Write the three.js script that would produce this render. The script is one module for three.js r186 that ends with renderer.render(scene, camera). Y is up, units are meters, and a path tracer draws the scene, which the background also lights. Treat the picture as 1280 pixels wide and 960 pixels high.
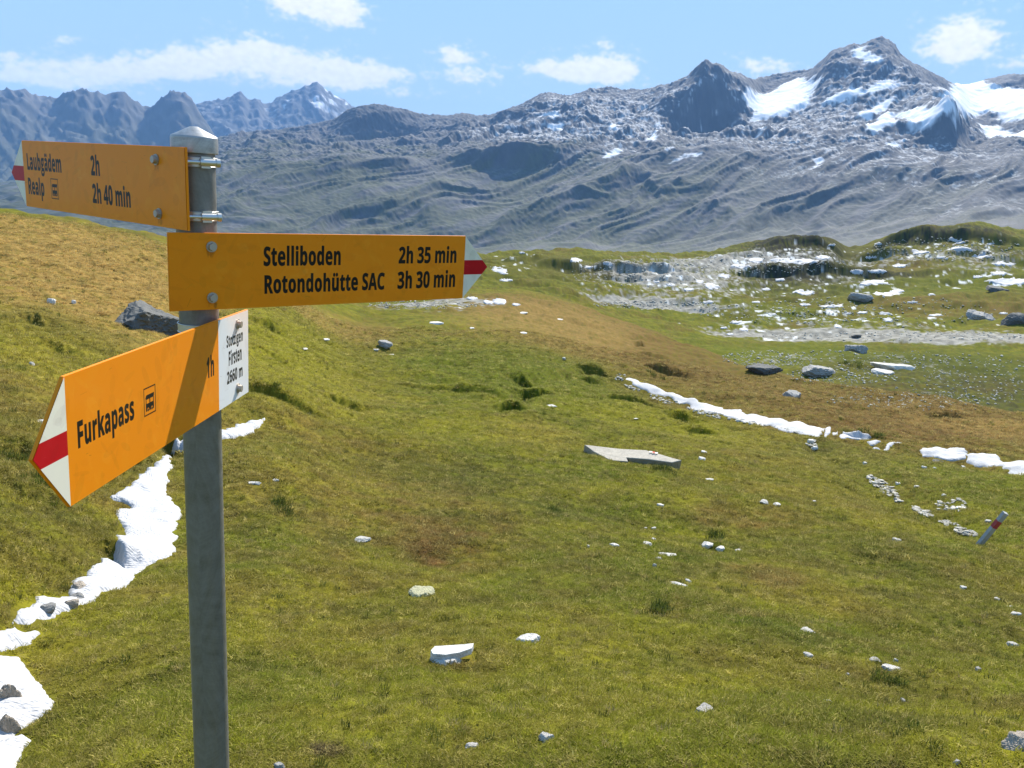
import * as THREE from 'three';
import { mergeGeometries } from 'three/addons/utils/BufferGeometryUtils.js';
import { createNoise2D } from 'simplex-noise';

// ---------------------------------------------------------------- camera, sky, sun, exposure
const scene = new THREE.Scene();
const EYE = new THREE.Vector3(0, 1.7, 0), FOCAL = 1056.94, PITCH = 0.2433, ROLL = 0.0629;
const camera = new THREE.PerspectiveCamera(2 * Math.atan(480 / FOCAL) * 180 / Math.PI, 4 / 3, 0.05, 30000);
camera.position.copy(EYE);
camera.rotation.order = 'YXZ';
camera.rotation.set(-PITCH, 0, ROLL);
camera.updateMatrixWorld(true);

const EXPOSURE = 2.0;
const renderer = new THREE.WebGLRenderer({ antialias: true });
renderer.toneMapping = THREE.LinearToneMapping;
renderer.toneMappingExposure = EXPOSURE;
renderer.shadowMap.enabled = true;

const SUN_AZ = 18.5 * Math.PI / 180, SUN_EL = 41 * Math.PI / 180;
const sunDir = new THREE.Vector3(Math.sin(SUN_AZ) * Math.cos(SUN_EL), Math.sin(SUN_EL), -Math.cos(SUN_AZ) * Math.cos(SUN_EL));
const sun = new THREE.DirectionalLight(new THREE.Color().setRGB(1, 0.94, 0.83), 4.8);
sun.position.copy(sunDir).multiplyScalar(60);
sun.castShadow = true;
sun.shadow.mapSize.set(4096, 4096);
Object.assign(sun.shadow.camera, { left: -40, right: 40, top: 40, bottom: -40, near: 1, far: 200 });
scene.add(sun, sun.target);

scene.fog = new THREE.FogExp2(new THREE.Color().setRGB(0.27, 0.53, 1.0), 0.000092);

// ---------------------------------------------------------------- helpers
function rng(seed) { let s = seed >>> 0; return () => { s = (s + 0x6d2b79f5) | 0; let t = Math.imul(s ^ (s >>> 15), 1 | s); t = (t + Math.imul(t ^ (t >>> 7), 61 | t)) ^ t; return ((t ^ (t >>> 14)) >>> 0) / 4294967296; }; }
const N1 = createNoise2D(rng(11)), N2 = createNoise2D(rng(22)), N3 = createNoise2D(rng(33));
function fbm(x, y, oct = 4, n = N1) { let a = 0.5, s = 0, f = 1; for (let i = 0; i < oct; i++) { s += a * n(x * f + i * 17.3, y * f - i * 9.1); a *= 0.5; f *= 2.03; } return s; }
function ridged(x, y, oct = 5, n = N2) { let a = 0.5, s = 0, f = 1, w = 1; for (let i = 0; i < oct; i++) { let v = 1 - Math.abs(n(x * f + i * 31.7, y * f + i * 12.9)); v = v * v * w; w = Math.min(1, v * 1.6); s += a * v; a *= 0.5; f *= 2.07; } return s; }
const clamp = (x, a = 0, b = 1) => Math.min(b, Math.max(a, x));
const sstep = (a, b, x) => { const t = clamp((x - a) / (b - a)); return t * t * (3 - 2 * t); };
const lerp = (a, b, t) => a + (b - a) * t;
const mixc = (c, d, t) => { c[0] += (d[0] - c[0]) * t; c[1] += (d[1] - c[1]) * t; c[2] += (d[2] - c[2]) * t; return c; };

const E3 = camera.matrixWorld.elements;
const RX = [E3[0], E3[1], E3[2]], UX = [E3[4], E3[5], E3[6]], FX = [-E3[8], -E3[9], -E3[10]];
// direction of a photo pixel (photo is 1280 x 960)
function ray(px, py) {
  const a = (px - 640) / FOCAL, b = -(py - 480) / FOCAL;
  const d = [0, 1, 2].map((i) => FX[i] + RX[i] * a + UX[i] * b), l = Math.hypot(...d);
  return d.map((v) => v / l);
}
function azTan(px, py) { const d = ray(px, py), h = Math.hypot(d[0], d[2]); return [Math.atan2(d[0], -d[2]), d[1] / h]; }

// ---------------------------------------------------------------- sky
{
  const W = 4096, H = 2048, data = new Float32Array(W * H * 4);
  const D = 180 / Math.PI, SKY = 1.12 / EXPOSURE;
  const clouds = [];
  const cl = (px, py, rx, ry, dens = 1) => { const [a, t] = azTan(px, py); clouds.push([a * D, Math.atan(t) * D, rx / FOCAL * D, ry / FOCAL * D, dens]); };
  cl(362, 6, 34, 12, 0.9); cl(400, 10, 40, 20, 1.1); cl(430, 18, 24, 18, 1);
  cl(80, 50, 22, 6, 0.5); cl(8, 68, 20, 4, 0.45);
  cl(40, 92, 90, 12, 0.75); cl(130, 92, 60, 12, 0.75); cl(200, 84, 52, 14, 0.85); cl(240, 76, 36, 15, 0.95); cl(310, 70, 45, 20, 1.05); cl(350, 80, 50, 15, 0.9);
  cl(410, 90, 60, 17, 1.0); cl(465, 93, 50, 12, 0.95); cl(300, 99, 210, 9, 0.5); cl(60, 104, 80, 9, 0.7); cl(430, 106, 60, 6, 0.5);
  cl(575, 73, 32, 11, 0.85); cl(562, 66, 14, 6, 0.5); cl(585, 96, 42, 10, 0.95); cl(505, 119, 10, 3, 0.5);
  cl(680, 86, 28, 10, 0.8); cl(715, 92, 36, 14, 0.95); cl(750, 88, 32, 18, 1.1); cl(775, 94, 26, 18, 1.05);
  cl(752, 55, 9, 6, 0.4); cl(735, 57, 6, 4, 0.3);
  cl(945, 84, 28, 11, 0.75); cl(972, 88, 22, 8, 0.5);
  cl(1185, 58, 30, 22, 0.95); cl(1215, 45, 30, 20, 0.95); cl(1205, 66, 24, 14, 0.6); cl(1268, 80, 22, 12, 0.6);
  const R = rng(5);
  for (let i = 0; i < 46; i++) { // the same fair-weather cumulus goes on round the sky
    const a = -180 + 360 * R(), e = 3.5 + 11 * R() * R(), w = 1.5 + 4 * R();
    if (Math.abs(a) < 36) continue;
    clouds.push([a, e, w, w * (0.22 + 0.2 * R()), 0.8 + 0.3 * R()], [a + w * 0.6, e - 0.2, w * 0.7, w * 0.2, 0.8 + 0.3 * R()]);
  }
  const sAz = SUN_AZ * D, sEl = SUN_EL * D, cS = [sunDir.x, sunDir.y, sunDir.z];
  for (let j = 0; j < H; j++) {
    const el = ((j + 0.5) / H - 0.5) * 180;
    const ce = Math.cos(el / D), se = Math.sin(el / D);
    const near = el > -2 && el < 24 ? clouds.filter((c) => Math.abs(el - c[1]) < c[3] * 2.2) : [];
    for (let i = 0; i < W; i++) {
      const u = (i + 0.5) / W, th = (u - 0.5) * 2 * Math.PI; // direction (cos th, ., sin th) = (x, ., z)
      const x = Math.cos(th) * ce, z = Math.sin(th) * ce, y = se;
      const az = Math.atan2(x, -z) * D;
      const k = (j * W + i) * 4;
      const e = Math.max(0, el), g = Math.exp(-e / 7.5), zen = sstep(0, 75, e);
      let r = lerp(0.29, 0.16, zen) + 0.38 * g, gg = lerp(0.575, 0.36, zen) + 0.27 * g, b = lerp(0.97, 0.7, zen) + 0.02 * g;
      const cs = clamp(x * cS[0] + y * cS[1] + z * cS[2], -1, 1), sd = Math.acos(cs) * D;
      const glow = 0.5 * Math.exp(-sd / 9) + 0.10 * Math.exp(-sd / 28);
      r += glow; gg += glow * 0.95; b += glow * 0.8;
      if (near.length) {
        let d = 0, top = 0;
        for (const c of near) {
          let da = az - c[0]; if (da > 180) da -= 360; if (da < -180) da += 360;
          const q = Math.hypot(da / c[2], (el - c[1]) / (c[3] * (el < c[1] ? 0.75 : 1.1)));
          if (q < 2.2) { const f = c[4] * Math.exp(-q * q * 1.1); d += f; top = Math.max(top, f * ((el - c[1]) / c[3])); }
        }
        if (d > 0.02) {
          const n = fbm(az * 0.55, el * 1.3, 6, N1) * 0.8 + fbm(az * 1.9 + 40, el * 3.6, 5, N2) * 0.5;
          let m = sstep(0.26, 1.08, Math.min(d, 1.2) + n * 0.75 + 0.04);
          m *= 0.96;
          const n2 = fbm(az * 1.3 + 9, el * 2.6 - 0.8, 4, N3);
          const lum = 1.03 + 0.13 * n2 + 0.09 * clamp(top, -1, 1);
          r = lerp(r, lum * 0.97, m); gg = lerp(gg, lum * 0.985, m); b = lerp(b, lum * 1.02, m);
        }
      }
      data[k] = r * SKY; data[k + 1] = gg * SKY; data[k + 2] = b * SKY; data[k + 3] = 1;
    }
  }
  const tex = new THREE.DataTexture(data, W, H, THREE.RGBAFormat, THREE.FloatType);
  tex.mapping = THREE.EquirectangularReflectionMapping;
  tex.magFilter = tex.minFilter = THREE.LinearFilter;
  tex.needsUpdate = true;
  scene.background = tex;
  scene.environment = tex;
}
console.log('sky done');

// ---------------------------------------------------------------- relief from feature lines
// A relief is a set of feature lines (crests, feet, breaks of slope), each given by its bearing, distance and height; between them it is smooth.
function pchip(xs, ys) {
  const n = xs.length, d = [], m = new Array(n).fill(0);
  for (let i = 0; i < n - 1; i++) d.push((ys[i + 1] - ys[i]) / (xs[i + 1] - xs[i]));
  m[0] = d[0]; m[n - 1] = d[n - 2];
  for (let i = 1; i < n - 1; i++) m[i] = d[i - 1] * d[i] <= 0 ? 0 : 2 * d[i - 1] * d[i] / (d[i - 1] + d[i]);
  return (x) => {
    if (x <= xs[0]) return ys[0]; if (x >= xs[n - 1]) return ys[n - 1];
    let lo = 0, hi = n - 1; while (hi - lo > 1) { const k = (lo + hi) >> 1; if (xs[k] <= x) lo = k; else hi = k; }
    const h = xs[hi] - xs[lo], t = (x - xs[lo]) / h, t2 = t * t, t3 = t2 * t;
    return ys[lo] * (2 * t3 - 3 * t2 + 1) + h * m[lo] * (t3 - 2 * t2 + t) + ys[hi] * (-2 * t3 + 3 * t2) + h * m[hi] * (t3 - t2);
  };
}
// lines: arrays of [px, py, r] (or [px, py, r, dh]); returns base height h(az, r)
function linear(xs, ys) { const n = xs.length; return (x) => { if (x <= xs[0]) return ys[0]; if (x >= xs[n - 1]) return ys[n - 1]; let k = 0; while (xs[k + 1] < x) k++; return lerp(ys[k], ys[k + 1], (x - xs[k]) / (xs[k + 1] - xs[k])); }; }
function relief(lines, azStep = 0.0015, azMax = 0.95, sharp = 0) {
  const fns = lines.map((l) => {
    const p = l.map(([px, py, r, dh = 0]) => { const [a, t] = azTan(px, py); return [a, Math.log(r), EYE.y + t * r + dh]; }).sort((a, b) => a[0] - b[0]);
    const q = p.filter((v, i) => i === 0 || v[0] > p[i - 1][0] + 1e-5);
    return [pchip(q.map((v) => v[0]), q.map((v) => v[1])), pchip(q.map((v) => v[0]), q.map((v) => v[2]))];
  });
  const nA = Math.ceil(2 * azMax / azStep) + 1, table = [];
  for (let i = 0; i < nA; i++) {
    const a = -azMax + i * azStep, lr = fns.map((f) => f[0](a)), h = fns.map((f) => f[1](a));
    for (let k = 1; k < lr.length; k++) if (lr[k] < lr[k - 1] + 0.002) lr[k] = lr[k - 1] + 0.002;
    const p = pchip(lr, h), q = linear(lr, h);
    table.push(sharp ? (x) => lerp(p(x), q(x), sharp) : p);
  }
  return (az, r) => {
    const f = clamp((az + azMax) / azStep, 0, nA - 1.001), i = f | 0, t = f - i, lr = Math.log(r);
    return table[i](lr) * (1 - t) + table[i + 1](lr) * t;
  };
}

const COLS = [-150, 0, 160, 320, 480, 640, 800, 960, 1120, 1280, 1430];
const PROFILES = [ // per column: [distance, photo row] from the foot of the frame to the far crest
  [[2.6, 960], [3.2, 880], [4.2, 760], [6, 640], [9, 520], [14, 430], [20, 375], [28, 330], [40, 290], [55, 265], [75, 250], [110, 275], [150, 288], [200, 292], [260, 292], [330, 292]],
  [[2.8, 960], [3.4, 900], [4.3, 800], [5.6, 700], [8, 590], [12, 480], [18, 410], [25, 362], [35, 322], [48, 293], [70, 265], [105, 290], [150, 298], [200, 300], [260, 300], [330, 300]],
  [[2.5, 960], [3.5, 860], [5.0, 745], [6.8, 660], [9.2, 585], [13, 510], [19, 440], [27, 385], [37, 345], [50, 315], [75, 289], [110, 310], [150, 315], [200, 315], [260, 315], [330, 310]],
  [[2.4, 960], [3.6, 845], [5.2, 750], [7.6, 655], [10.5, 568], [12.8, 524], [19, 472], [28, 430], [40, 395], [58, 362], [90, 325], [125, 340], [160, 340], [210, 335], [260, 330], [320, 325]],
  [[2.4, 960], [3.6, 848], [5.2, 757], [8, 660], [12, 590], [17, 545], [24, 505], [34, 470], [50, 437], [75, 407], [120, 376], [160, 378], [185, 368], [215, 355], [250, 340], [290, 320]],
  [[2.4, 960], [3.6, 850], [5.2, 762], [8, 668], [13, 592], [20, 537], [30, 492], [42, 460], [58, 430], [85, 397], [125, 362], [165, 372], [185, 362], [215, 348], [250, 330], [290, 313]],
  [[2.4, 960], [3.6, 855], [5.2, 770], [8, 687], [13, 607], [20, 557], [29, 524], [40, 494], [55, 466], [78, 435], [108, 410], [135, 418], [150, 408], [190, 381], [240, 350], [310, 316]],
  [[2.4, 960], [3.7, 862], [5.4, 780], [8.5, 700], [13, 632], [19, 586], [28, 549], [36, 526], [46, 503], [58, 483], [75, 466], [98, 478], [120, 448], [160, 416], [240, 362], [360, 300]],
  [[2.5, 960], [3.9, 870], [5.8, 787], [9, 711], [13.5, 650], [20, 600], [27, 570], [34, 555], [42, 536], [51, 516], [62, 494], [84, 507], [110, 462], [158, 418], [245, 360], [385, 296]],
  [[2.6, 960], [4, 880], [6.3, 795], [10, 717], [15, 655], [21, 607], [27, 580], [33, 562], [41, 547], [50, 533], [60, 518], [82, 530], [105, 490], [158, 420], [250, 358], [420, 288]],
  [[2.7, 960], [4.1, 885], [6.5, 800], [10.5, 722], [15.5, 660], [21, 615], [27, 588], [33, 570], [41, 555], [50, 543], [60, 530], [82, 540], [105, 500], [158, 428], [250, 360], [420, 280]],
];
const gLines = PROFILES[0].map((_, k) => COLS.map((px, c) => [px, PROFILES[c][k][1], PROFILES[c][k][0]]));
// finer crest of the far hills: [px, py, r]
gLines[15] = [[-150, 292, 330], [0, 300, 330], [160, 310, 330], [320, 325, 320], [480, 320, 290], [560, 317, 285], [600, 314, 285], [640, 311, 290], [680, 309, 295], [720, 313, 300], [790, 318, 310], [840, 317, 325], [890, 312, 340], [930, 305, 355], [965, 299, 362], [1005, 296, 365], [1040, 300, 366], [1062, 310, 370], [1085, 306, 378], [1115, 297, 385], [1160, 287, 395], [1190, 282, 402], [1215, 279, 408], [1240, 283, 415], [1280, 290, 420], [1430, 290, 420]];
const drop = (dr, dh) => gLines[15].map(([px, py, r]) => [px, py, r * dr, (r - r * dr) * azTan(px, py)[1] + dh]);
gLines.push(drop(1.12, -10), drop(1.45, -60), drop(2.0, -120));
const first = COLS.map((px) => [px, 960, 0.4]), second = COLS.map((px) => [px, 960, 1.25]);
for (const [l, y] of [[first, 0.02], [second, -0.02]]) l.forEach((p) => { p[3] = y - EYE.y - azTan(p[0], 960)[1] * p[2]; });
gLines.unshift(first, second);
const baseH = relief(gLines);

const polar = (x, z) => [Math.atan2(x, -z), Math.hypot(x, z)];
function groundNoise(x, z, r) {
  let h = 0;
  if (r < 40) { const f = 1 - sstep(20, 40, r); h += f * (0.016 * N1(x * 2.6, z * 2.6) + 0.006 * N2(x * 7, z * 7)); }
  h += (0.045 + 0.10 * sstep(8, 30, r)) * fbm(x * 0.5, z * 0.5, 3, N3) * sstep(0.8, 3, r);
  const f2 = sstep(12, 40, r); if (f2 > 0) h += f2 * 0.55 * fbm(x * 0.09, z * 0.09, 4, N2);
  const f3 = sstep(130, 190, r); if (f3 > 0) h += f3 * (2.6 * fbm(x * 0.022, z * 0.022, 5, N1) + 1.1 * (ridged(x * 0.05, z * 0.05, 4) - 0.5));
  return h;
}
const CARVES = []; // { pts: [[x, z, width, depth]...], box }
function segDist(x, z, pts) {
  let best = [1e9, 0, 0];
  for (let i = 0; i < pts.length - 1; i++) {
    const [ax, az, aw, ad] = pts[i], [bx, bz, bw, bd] = pts[i + 1], dx = bx - ax, dz = bz - az, t = clamp(((x - ax) * dx + (z - az) * dz) / (dx * dx + dz * dz));
    const d = Math.hypot(x - ax - dx * t, z - az - dz * t); if (d < best[0]) best = [d, lerp(aw, bw, t), lerp(ad, bd, t)];
  }
  return best;
}
function carve(x, z) {
  let h = 0;
  for (const c of CARVES) {
    if (x < c.box[0] || x > c.box[1] || z < c.box[2] || z > c.box[3]) continue;
    if (c.pts) { const [d, w, dep] = segDist(x, z, c.pts); const q = d / w; if (q < 1) { const s = 1 - q * q; h -= dep * s * s; } } else h += c.fn(x, z);
  }
  return h;
}
function H(x, z) { const [a, r] = polar(x, z); return baseH(a, Math.max(r, 0.4)) + groundNoise(x, z, r) + (r < 500 ? carve(x, z) : 0); }
// where a photo pixel's line of sight meets a relief
function hit(px, py, hf = H, r0 = 0.9, r1 = 480, fac = 1.006) {
  const d = ray(px, py), hl = Math.hypot(d[0], d[2]), ux = d[0] / hl, uz = d[2] / hl, t = d[1] / hl;
  let pr = r0;
  for (let r = r0; r < r1; r *= fac) {
    if (EYE.y + t * r < hf(ux * r, uz * r)) {
      let lo = pr, hi = r; for (let i = 0; i < 18; i++) { const m = (lo + hi) / 2; if (EYE.y + t * m < hf(ux * m, uz * m)) hi = m; else lo = m; }
      return { x: ux * hi, y: hf(ux * hi, uz * hi), z: uz * hi, r: hi, dist: Math.hypot(hi, t * hi), ok: true };
    }
    pr = r;
  }
  return { x: ux * r1, y: hf(ux * r1, uz * r1), z: uz * r1, r: r1, dist: r1, ok: false };
}
function gully(list) { // [px, py, width m, depth m]
  const pts = list.map(([px, py, w, d]) => { const p = hit(px, py); return [p.x, p.z, w, d]; }), W = Math.max(...pts.map((p) => p[2]));
  CARVES.push({ pts, box: [Math.min(...pts.map((p) => p[0])) - W, Math.max(...pts.map((p) => p[0])) + W, Math.min(...pts.map((p) => p[1])) - W, Math.max(...pts.map((p) => p[1])) + W] });
}
// a step in the turf whose broken face looks towards the viewer's side: higher behind, lower in front
function scarp(px, py, wpx, depth, run = 1.2) {
  const p = hit(px, py), w = wpx / FOCAL * p.dist / 2, ux = p.x / p.r, uz = p.z / p.r, R = Math.max(w, run) * 2.4, ph = px * 0.37;
  CARVES.push({ box: [p.x - R, p.x + R, p.z - R, p.z + R], fn: (x, z) => {
    const s = (x - p.x) * ux + (z - p.z) * uz, l = (x - p.x) * -uz + (z - p.z) * ux; // s: away from the post, l: sideways
    const e = Math.exp(-Math.pow(l / w, 2) * 1.4); if (e < 0.03) return 0;
    const ss = s + 0.5 * run * fbm(l / (w * 1.1) + ph, ph, 3, N1) + 0.25 * l;
    const front = Math.exp(-Math.pow((ss + 0.1 * run) / (0.95 * run), 2)) * (1 - sstep(0.0, 0.5 * run, ss));
    const back = ss > 0 ? Math.exp(-Math.pow((ss - 0.5 * run) / (0.9 * run), 2)) : 0;
    return e * depth * (-0.85 * front + 0.3 * back);
  } });
}
gully([[-40, 960, 0.75, 0.14], [15, 880, 0.85, 0.17], [40, 790, 0.8, 0.16], [110, 738, 0.8, 0.18], [185, 665, 0.95, 0.22], [195, 600, 0.9, 0.22], [232, 556, 0.8, 0.22], [300, 536, 0.9, 0.2], [330, 524, 0.8, 0.15]]);
gully([[740, 463, 0.9, 0.3], [785, 478, 1.3, 0.35], [880, 508, 1.5, 0.35], [960, 527, 1.6, 0.35], [1030, 541, 1.5, 0.3], [1120, 556, 1.8, 0.4], [1200, 572, 2, 0.45], [1300, 588, 2.2, 0.5]]);
gully([[1020, 548, 0.9, 0.2], [1090, 600, 1.0, 0.3], [1130, 628, 1.1, 0.3], [1180, 655, 0.9, 0.25], [1225, 668, 0.8, 0.2]]);
gully([[640, 500, 1.0, 0.3], [652, 488, 1.0, 0.35], [665, 476, 0.9, 0.3], [715, 468, 0.9, 0.3], [770, 466, 0.9, 0.25]]);
scarp(742, 464, 46, 1.087, 1.5); scarp(735, 475, 50, 0.507, 1.2); scarp(640, 516, 46, 0.87, 1.1); scarp(668, 494, 40, 0.725, 1.0); scarp(655, 480, 34, 0.58, 1.1); scarp(832, 462, 60, 0.87, 1.6);
scarp(790, 500, 80, 0.652, 1.1); scarp(878, 540, 46, 0.435, 0.8); scarp(345, 497, 110, 0.609, 0.9); scarp(575, 488, 160, 0.319, 1.0); scarp(800, 430, 14, 0.725, 1.6); scarp(815, 442, 50, 0.58, 1.6); scarp(430, 503, 60, 0.217, 0.8);
scarp(20, 560, 60, 0.1, 0.5); scarp(120, 590, 60, 0.08, 0.45); scarp(30, 610, 80, 0.08, 0.45); scarp(330, 405, 46, 0.435, 1.32); scarp(345, 445, 50, 0.217, 1.08); scarp(40, 400, 40, 0.181, 0.96); scarp(75, 435, 60, 0.145, 0.84); scarp(150, 690, 60, 0.145, 0.3); scarp(205, 540, 50, 0.319, 0.5); scarp(150, 560, 60, 0.261, 0.45);
scarp(895, 675, 40, 0.145, 0.4); scarp(1080, 545, 60, 0.29, 0.8); scarp(1180, 520, 60, 0.362, 1.2); scarp(850, 520, 40, 0.29, 0.8);
// broad dips and swells of the near meadow
function swell(px, py, rt, rr, dh) {
  const p = hit(px, py), ux = p.x / p.r, uz = p.z / p.r, R = Math.max(rt, rr) * 2.2;
  CARVES.push({ box: [p.x - R, p.x + R, p.z - R, p.z + R], fn: (x, z) => { const s = (x - p.x) * ux + (z - p.z) * uz, l = (x - p.x) * -uz + (z - p.z) * ux; return dh * Math.exp(-(s * s / (rr * rr) + l * l / (rt * rt))); } });
}
swell(560, 690, 0.9, 0.7, -0.14); swell(620, 640, 1.2, 0.8, 0.12); swell(830, 650, 1.6, 1.2, -0.2); swell(980, 640, 1.8, 1.0, 0.2); swell(1110, 690, 1.2, 1.2, 0.15); swell(780, 600, 2, 1.0, -0.12); swell(480, 560, 2.2, 1.2, 0.25); swell(330, 590, 1.2, 1.0, 0.12); swell(700, 530, 3, 1.6, 0.3);
swell(560, 815, 0.4, 0.3, 0.05); swell(1180, 790, 1.0, 0.8, -0.12); swell(1000, 850, 0.8, 0.6, -0.08); swell(700, 900, 0.8, 0.5, 0.05);
// knolls with steep fronts on the far hills
function knoll(px, py, wpx, hgt, run) {
  const p = hit(px, py), w = wpx / FOCAL * p.dist / 2, ux = p.x / p.r, uz = p.z / p.r, R = Math.max(w, run * 3) * 2;
  CARVES.push({ box: [p.x - R, p.x + R, p.z - R, p.z + R], fn: (x, z) => {
    const s = (x - p.x) * ux + (z - p.z) * uz, l = (x - p.x) * -uz + (z - p.z) * ux, e = Math.exp(-Math.pow(l / w, 4));
    const q = s + run * 0.5 * N2(l / (w * 0.5), px);
    return e * hgt * sstep(-run, run * 0.2, q) * (1 - sstep(run, run * 7, q));
  } });
}
knoll(1000, 306, 95, 3.0, 4); knoll(800, 345, 110, 3.2, 3); knoll(790, 352, 150, 1.5, 3); knoll(1130, 300, 60, 3, 4); knoll(1215, 300, 120, 3.5, 5); knoll(1080, 345, 70, 2.2, 3); knoll(980, 345, 120, 2.4, 3); knoll(1100, 320, 60, 2.6, 3); knoll(1210, 320, 50, 2.0, 3); knoll(700, 330, 60, 1.2, 3); knoll(640, 325, 70, 1.0, 3); knoll(1270, 330, 60, 2, 4);
console.log('relief ready');

// ---------------------------------------------------------------- regions given in photo pixels, fixed on the ground
function ellipseOn(px, py, rx, ry, hf = H, near = 0.9, far = 480) {
  const c = hit(px, py, hf, near, far), n = hit(px, py + ry, hf, near, far), f = hit(px, py - ry, hf, near, far);
  const rt = rx / FOCAL * c.dist, rr = Math.max(Math.min((f.r - n.r) / 2, c.r * 0.5), rt * 0.15);
  return { x: c.x, z: c.z, ux: c.x / c.r, uz: c.z / c.r, rt, rr, r: c.r };
}
const blobVal = (b, x, z, k = 1.2) => { const s = ((x - b.x) * b.ux + (z - b.z) * b.uz) / b.rr, l = ((x - b.x) * -b.uz + (z - b.z) * b.ux) / b.rt, q = s * s + l * l; return q > 4 ? 0 : Math.exp(-q * k); };
const GREEN = [0.105, 0.122, 0.009], YGREEN = [0.19, 0.178, 0.013], OLIVE = [0.11, 0.1, 0.015], BROWN = [0.17, 0.105, 0.032], GOLD = [0.31, 0.2, 0.06], DARKG = [0.05, 0.062, 0.012], RUST = [0.12, 0.065, 0.02], EARTH = [0.07, 0.048, 0.028], STONE = [0.42, 0.4, 0.37], HEATH = [0.03, 0.028, 0.018], STRAW = [0.2, 0.17, 0.06];
const PATCHES = [ // px, py, rx, ry, colour, strength
  [60, 330, 150, 45, GOLD, 0.85], [180, 330, 120, 40, GOLD, 0.7], [40, 290, 120, 22, GOLD, 0.8], [60, 440, 110, 35, YGREEN, 0.55], [60, 400, 70, 20, OLIVE, 0.5], [120, 560, 100, 30, OLIVE, 0.55], [40, 640, 90, 60, OLIVE, 0.5],
  [340, 420, 60, 40, YGREEN, 0.8], [400, 450, 70, 40, YGREEN, 0.7], [420, 400, 70, 12, GOLD, 0.5], [460, 420, 40, 40, BROWN, 0.35],
  [650, 380, 80, 18, BROWN, 0.85], [760, 410, 80, 22, BROWN, 0.85], [850, 440, 60, 16, RUST, 0.55], [690, 400, 120, 26, GOLD, 0.45], [930, 470, 60, 14, BROWN, 0.5], [1060, 490, 130, 20, BROWN, 0.7], [1200, 515, 120, 16, BROWN, 0.8], [1230, 535, 90, 12, GOLD, 0.5], [1120, 535, 120, 10, RUST, 0.5],
  [600, 455, 140, 24, GREEN, 0.7], [700, 480, 90, 40, GREEN, 0.7], [820, 535, 120, 20, YGREEN, 0.8], [660, 545, 60, 14, GOLD, 0.4], [600, 540, 120, 14, YGREEN, 0.6], [430, 560, 110, 24, BROWN, 0.35], [540, 590, 120, 24, OLIVE, 0.6], [620, 600, 70, 26, DARKG, 0.35], [500, 620, 130, 24, BROWN, 0.35],
  [560, 690, 55, 26, RUST, 0.65], [430, 720, 40, 30, RUST, 0.3], [530, 660, 130, 26, BROWN, 0.4], [690, 640, 60, 22, DARKG, 0.4], [930, 650, 70, 16, BROWN, 0.55], [1010, 625, 100, 20, BROWN, 0.35], [1060, 690, 110, 30, OLIVE, 0.6], [960, 720, 70, 20, BROWN, 0.4], [890, 680, 40, 8, DARKG, 0.6],
  [740, 720, 60, 26, OLIVE, 0.5], [1220, 740, 60, 40, OLIVE, 0.5], [1230, 720, 40, 16, RUST, 0.3], [1180, 790, 60, 50, OLIVE, 0.4], [430, 880, 90, 70, YGREEN, 0.45], [620, 880, 120, 60, YGREEN, 0.35], [820, 860, 100, 80, YGREEN, 0.3], [1000, 880, 80, 60, GREEN, 0.4], [160, 830, 90, 70, GREEN, 0.3], [560, 830, 26, 7, RUST, 0.6], [412, 938, 26, 10, EARTH, 0.75], [130, 800, 60, 60, YGREEN, 0.3],
  [1150, 600, 110, 26, GREEN, 0.55], [1240, 610, 60, 20, GREEN, 0.4], [1040, 570, 50, 18, DARKG, 0.3], [1000, 600, 80, 30, YGREEN, 0.3],
  [1200, 455, 140, 14, GREEN, 0.8], [1000, 440, 130, 14, GREEN, 0.6], [1200, 480, 130, 24, HEATH, 0.3], [1080, 470, 80, 16, HEATH, 0.2], [1230, 500, 60, 10, HEATH, 0.35], [760, 325, 90, 8, OLIVE, 0.6], [680, 335, 90, 20, OLIVE, 0.6], [1180, 360, 130, 18, GREEN, 0.5], [1200, 385, 110, 14, BROWN, 0.5], [930, 390, 110, 12, GREEN, 0.4], [1120, 330, 50, 14, BROWN, 0.4],
  [1000, 303, 70, 9, HEATH, 0.9], [800, 343, 60, 9, HEATH, 0.8], [1000, 345, 50, 10, HEATH, 0.6], [1110, 345, 40, 5, HEATH, 0.7], [1140, 300, 60, 8, HEATH, 0.7], [1215, 285, 40, 5, HEATH, 0.6], [1060, 310, 30, 10, OLIVE, 0.5], [1240, 315, 50, 8, HEATH, 0.4], [740, 340, 40, 6, HEATH, 0.5],
].map(([px, py, rx, ry, c, s]) => ({ ...ellipseOn(px, py, rx, ry), c, s }));
const STONY = [ // px, py, rx, ry, strength: ground strewn with pale stones
  [1130, 420, 190, 6, 1.6], [1240, 421, 90, 6, 1.2], [1000, 418, 80, 5, 1.0], [820, 381, 80, 5, 1.0], [770, 374, 40, 5, 0.9], [880, 385, 50, 4, 0.7], [800, 340, 90, 18, 0.9], [880, 350, 90, 16, 0.8], [960, 328, 110, 14, 0.95], [1060, 352, 60, 12, 0.7], [900, 325, 70, 8, 0.8],
  [1180, 315, 110, 16, 0.8], [1250, 335, 50, 16, 0.7], [530, 381, 70, 5, 1.1], [590, 376, 40, 7, 0.6], [1180, 480, 140, 26, 0.2], [960, 450, 60, 10, 0.5], [1100, 408, 140, 8, 0.6], [1000, 390, 120, 12, 0.35], [930, 412, 60, 8, 0.5], [1080, 445, 80, 8, 0.45],
].map(([px, py, rx, ry, s]) => ({ ...ellipseOn(px, py, rx, ry), s }));
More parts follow.
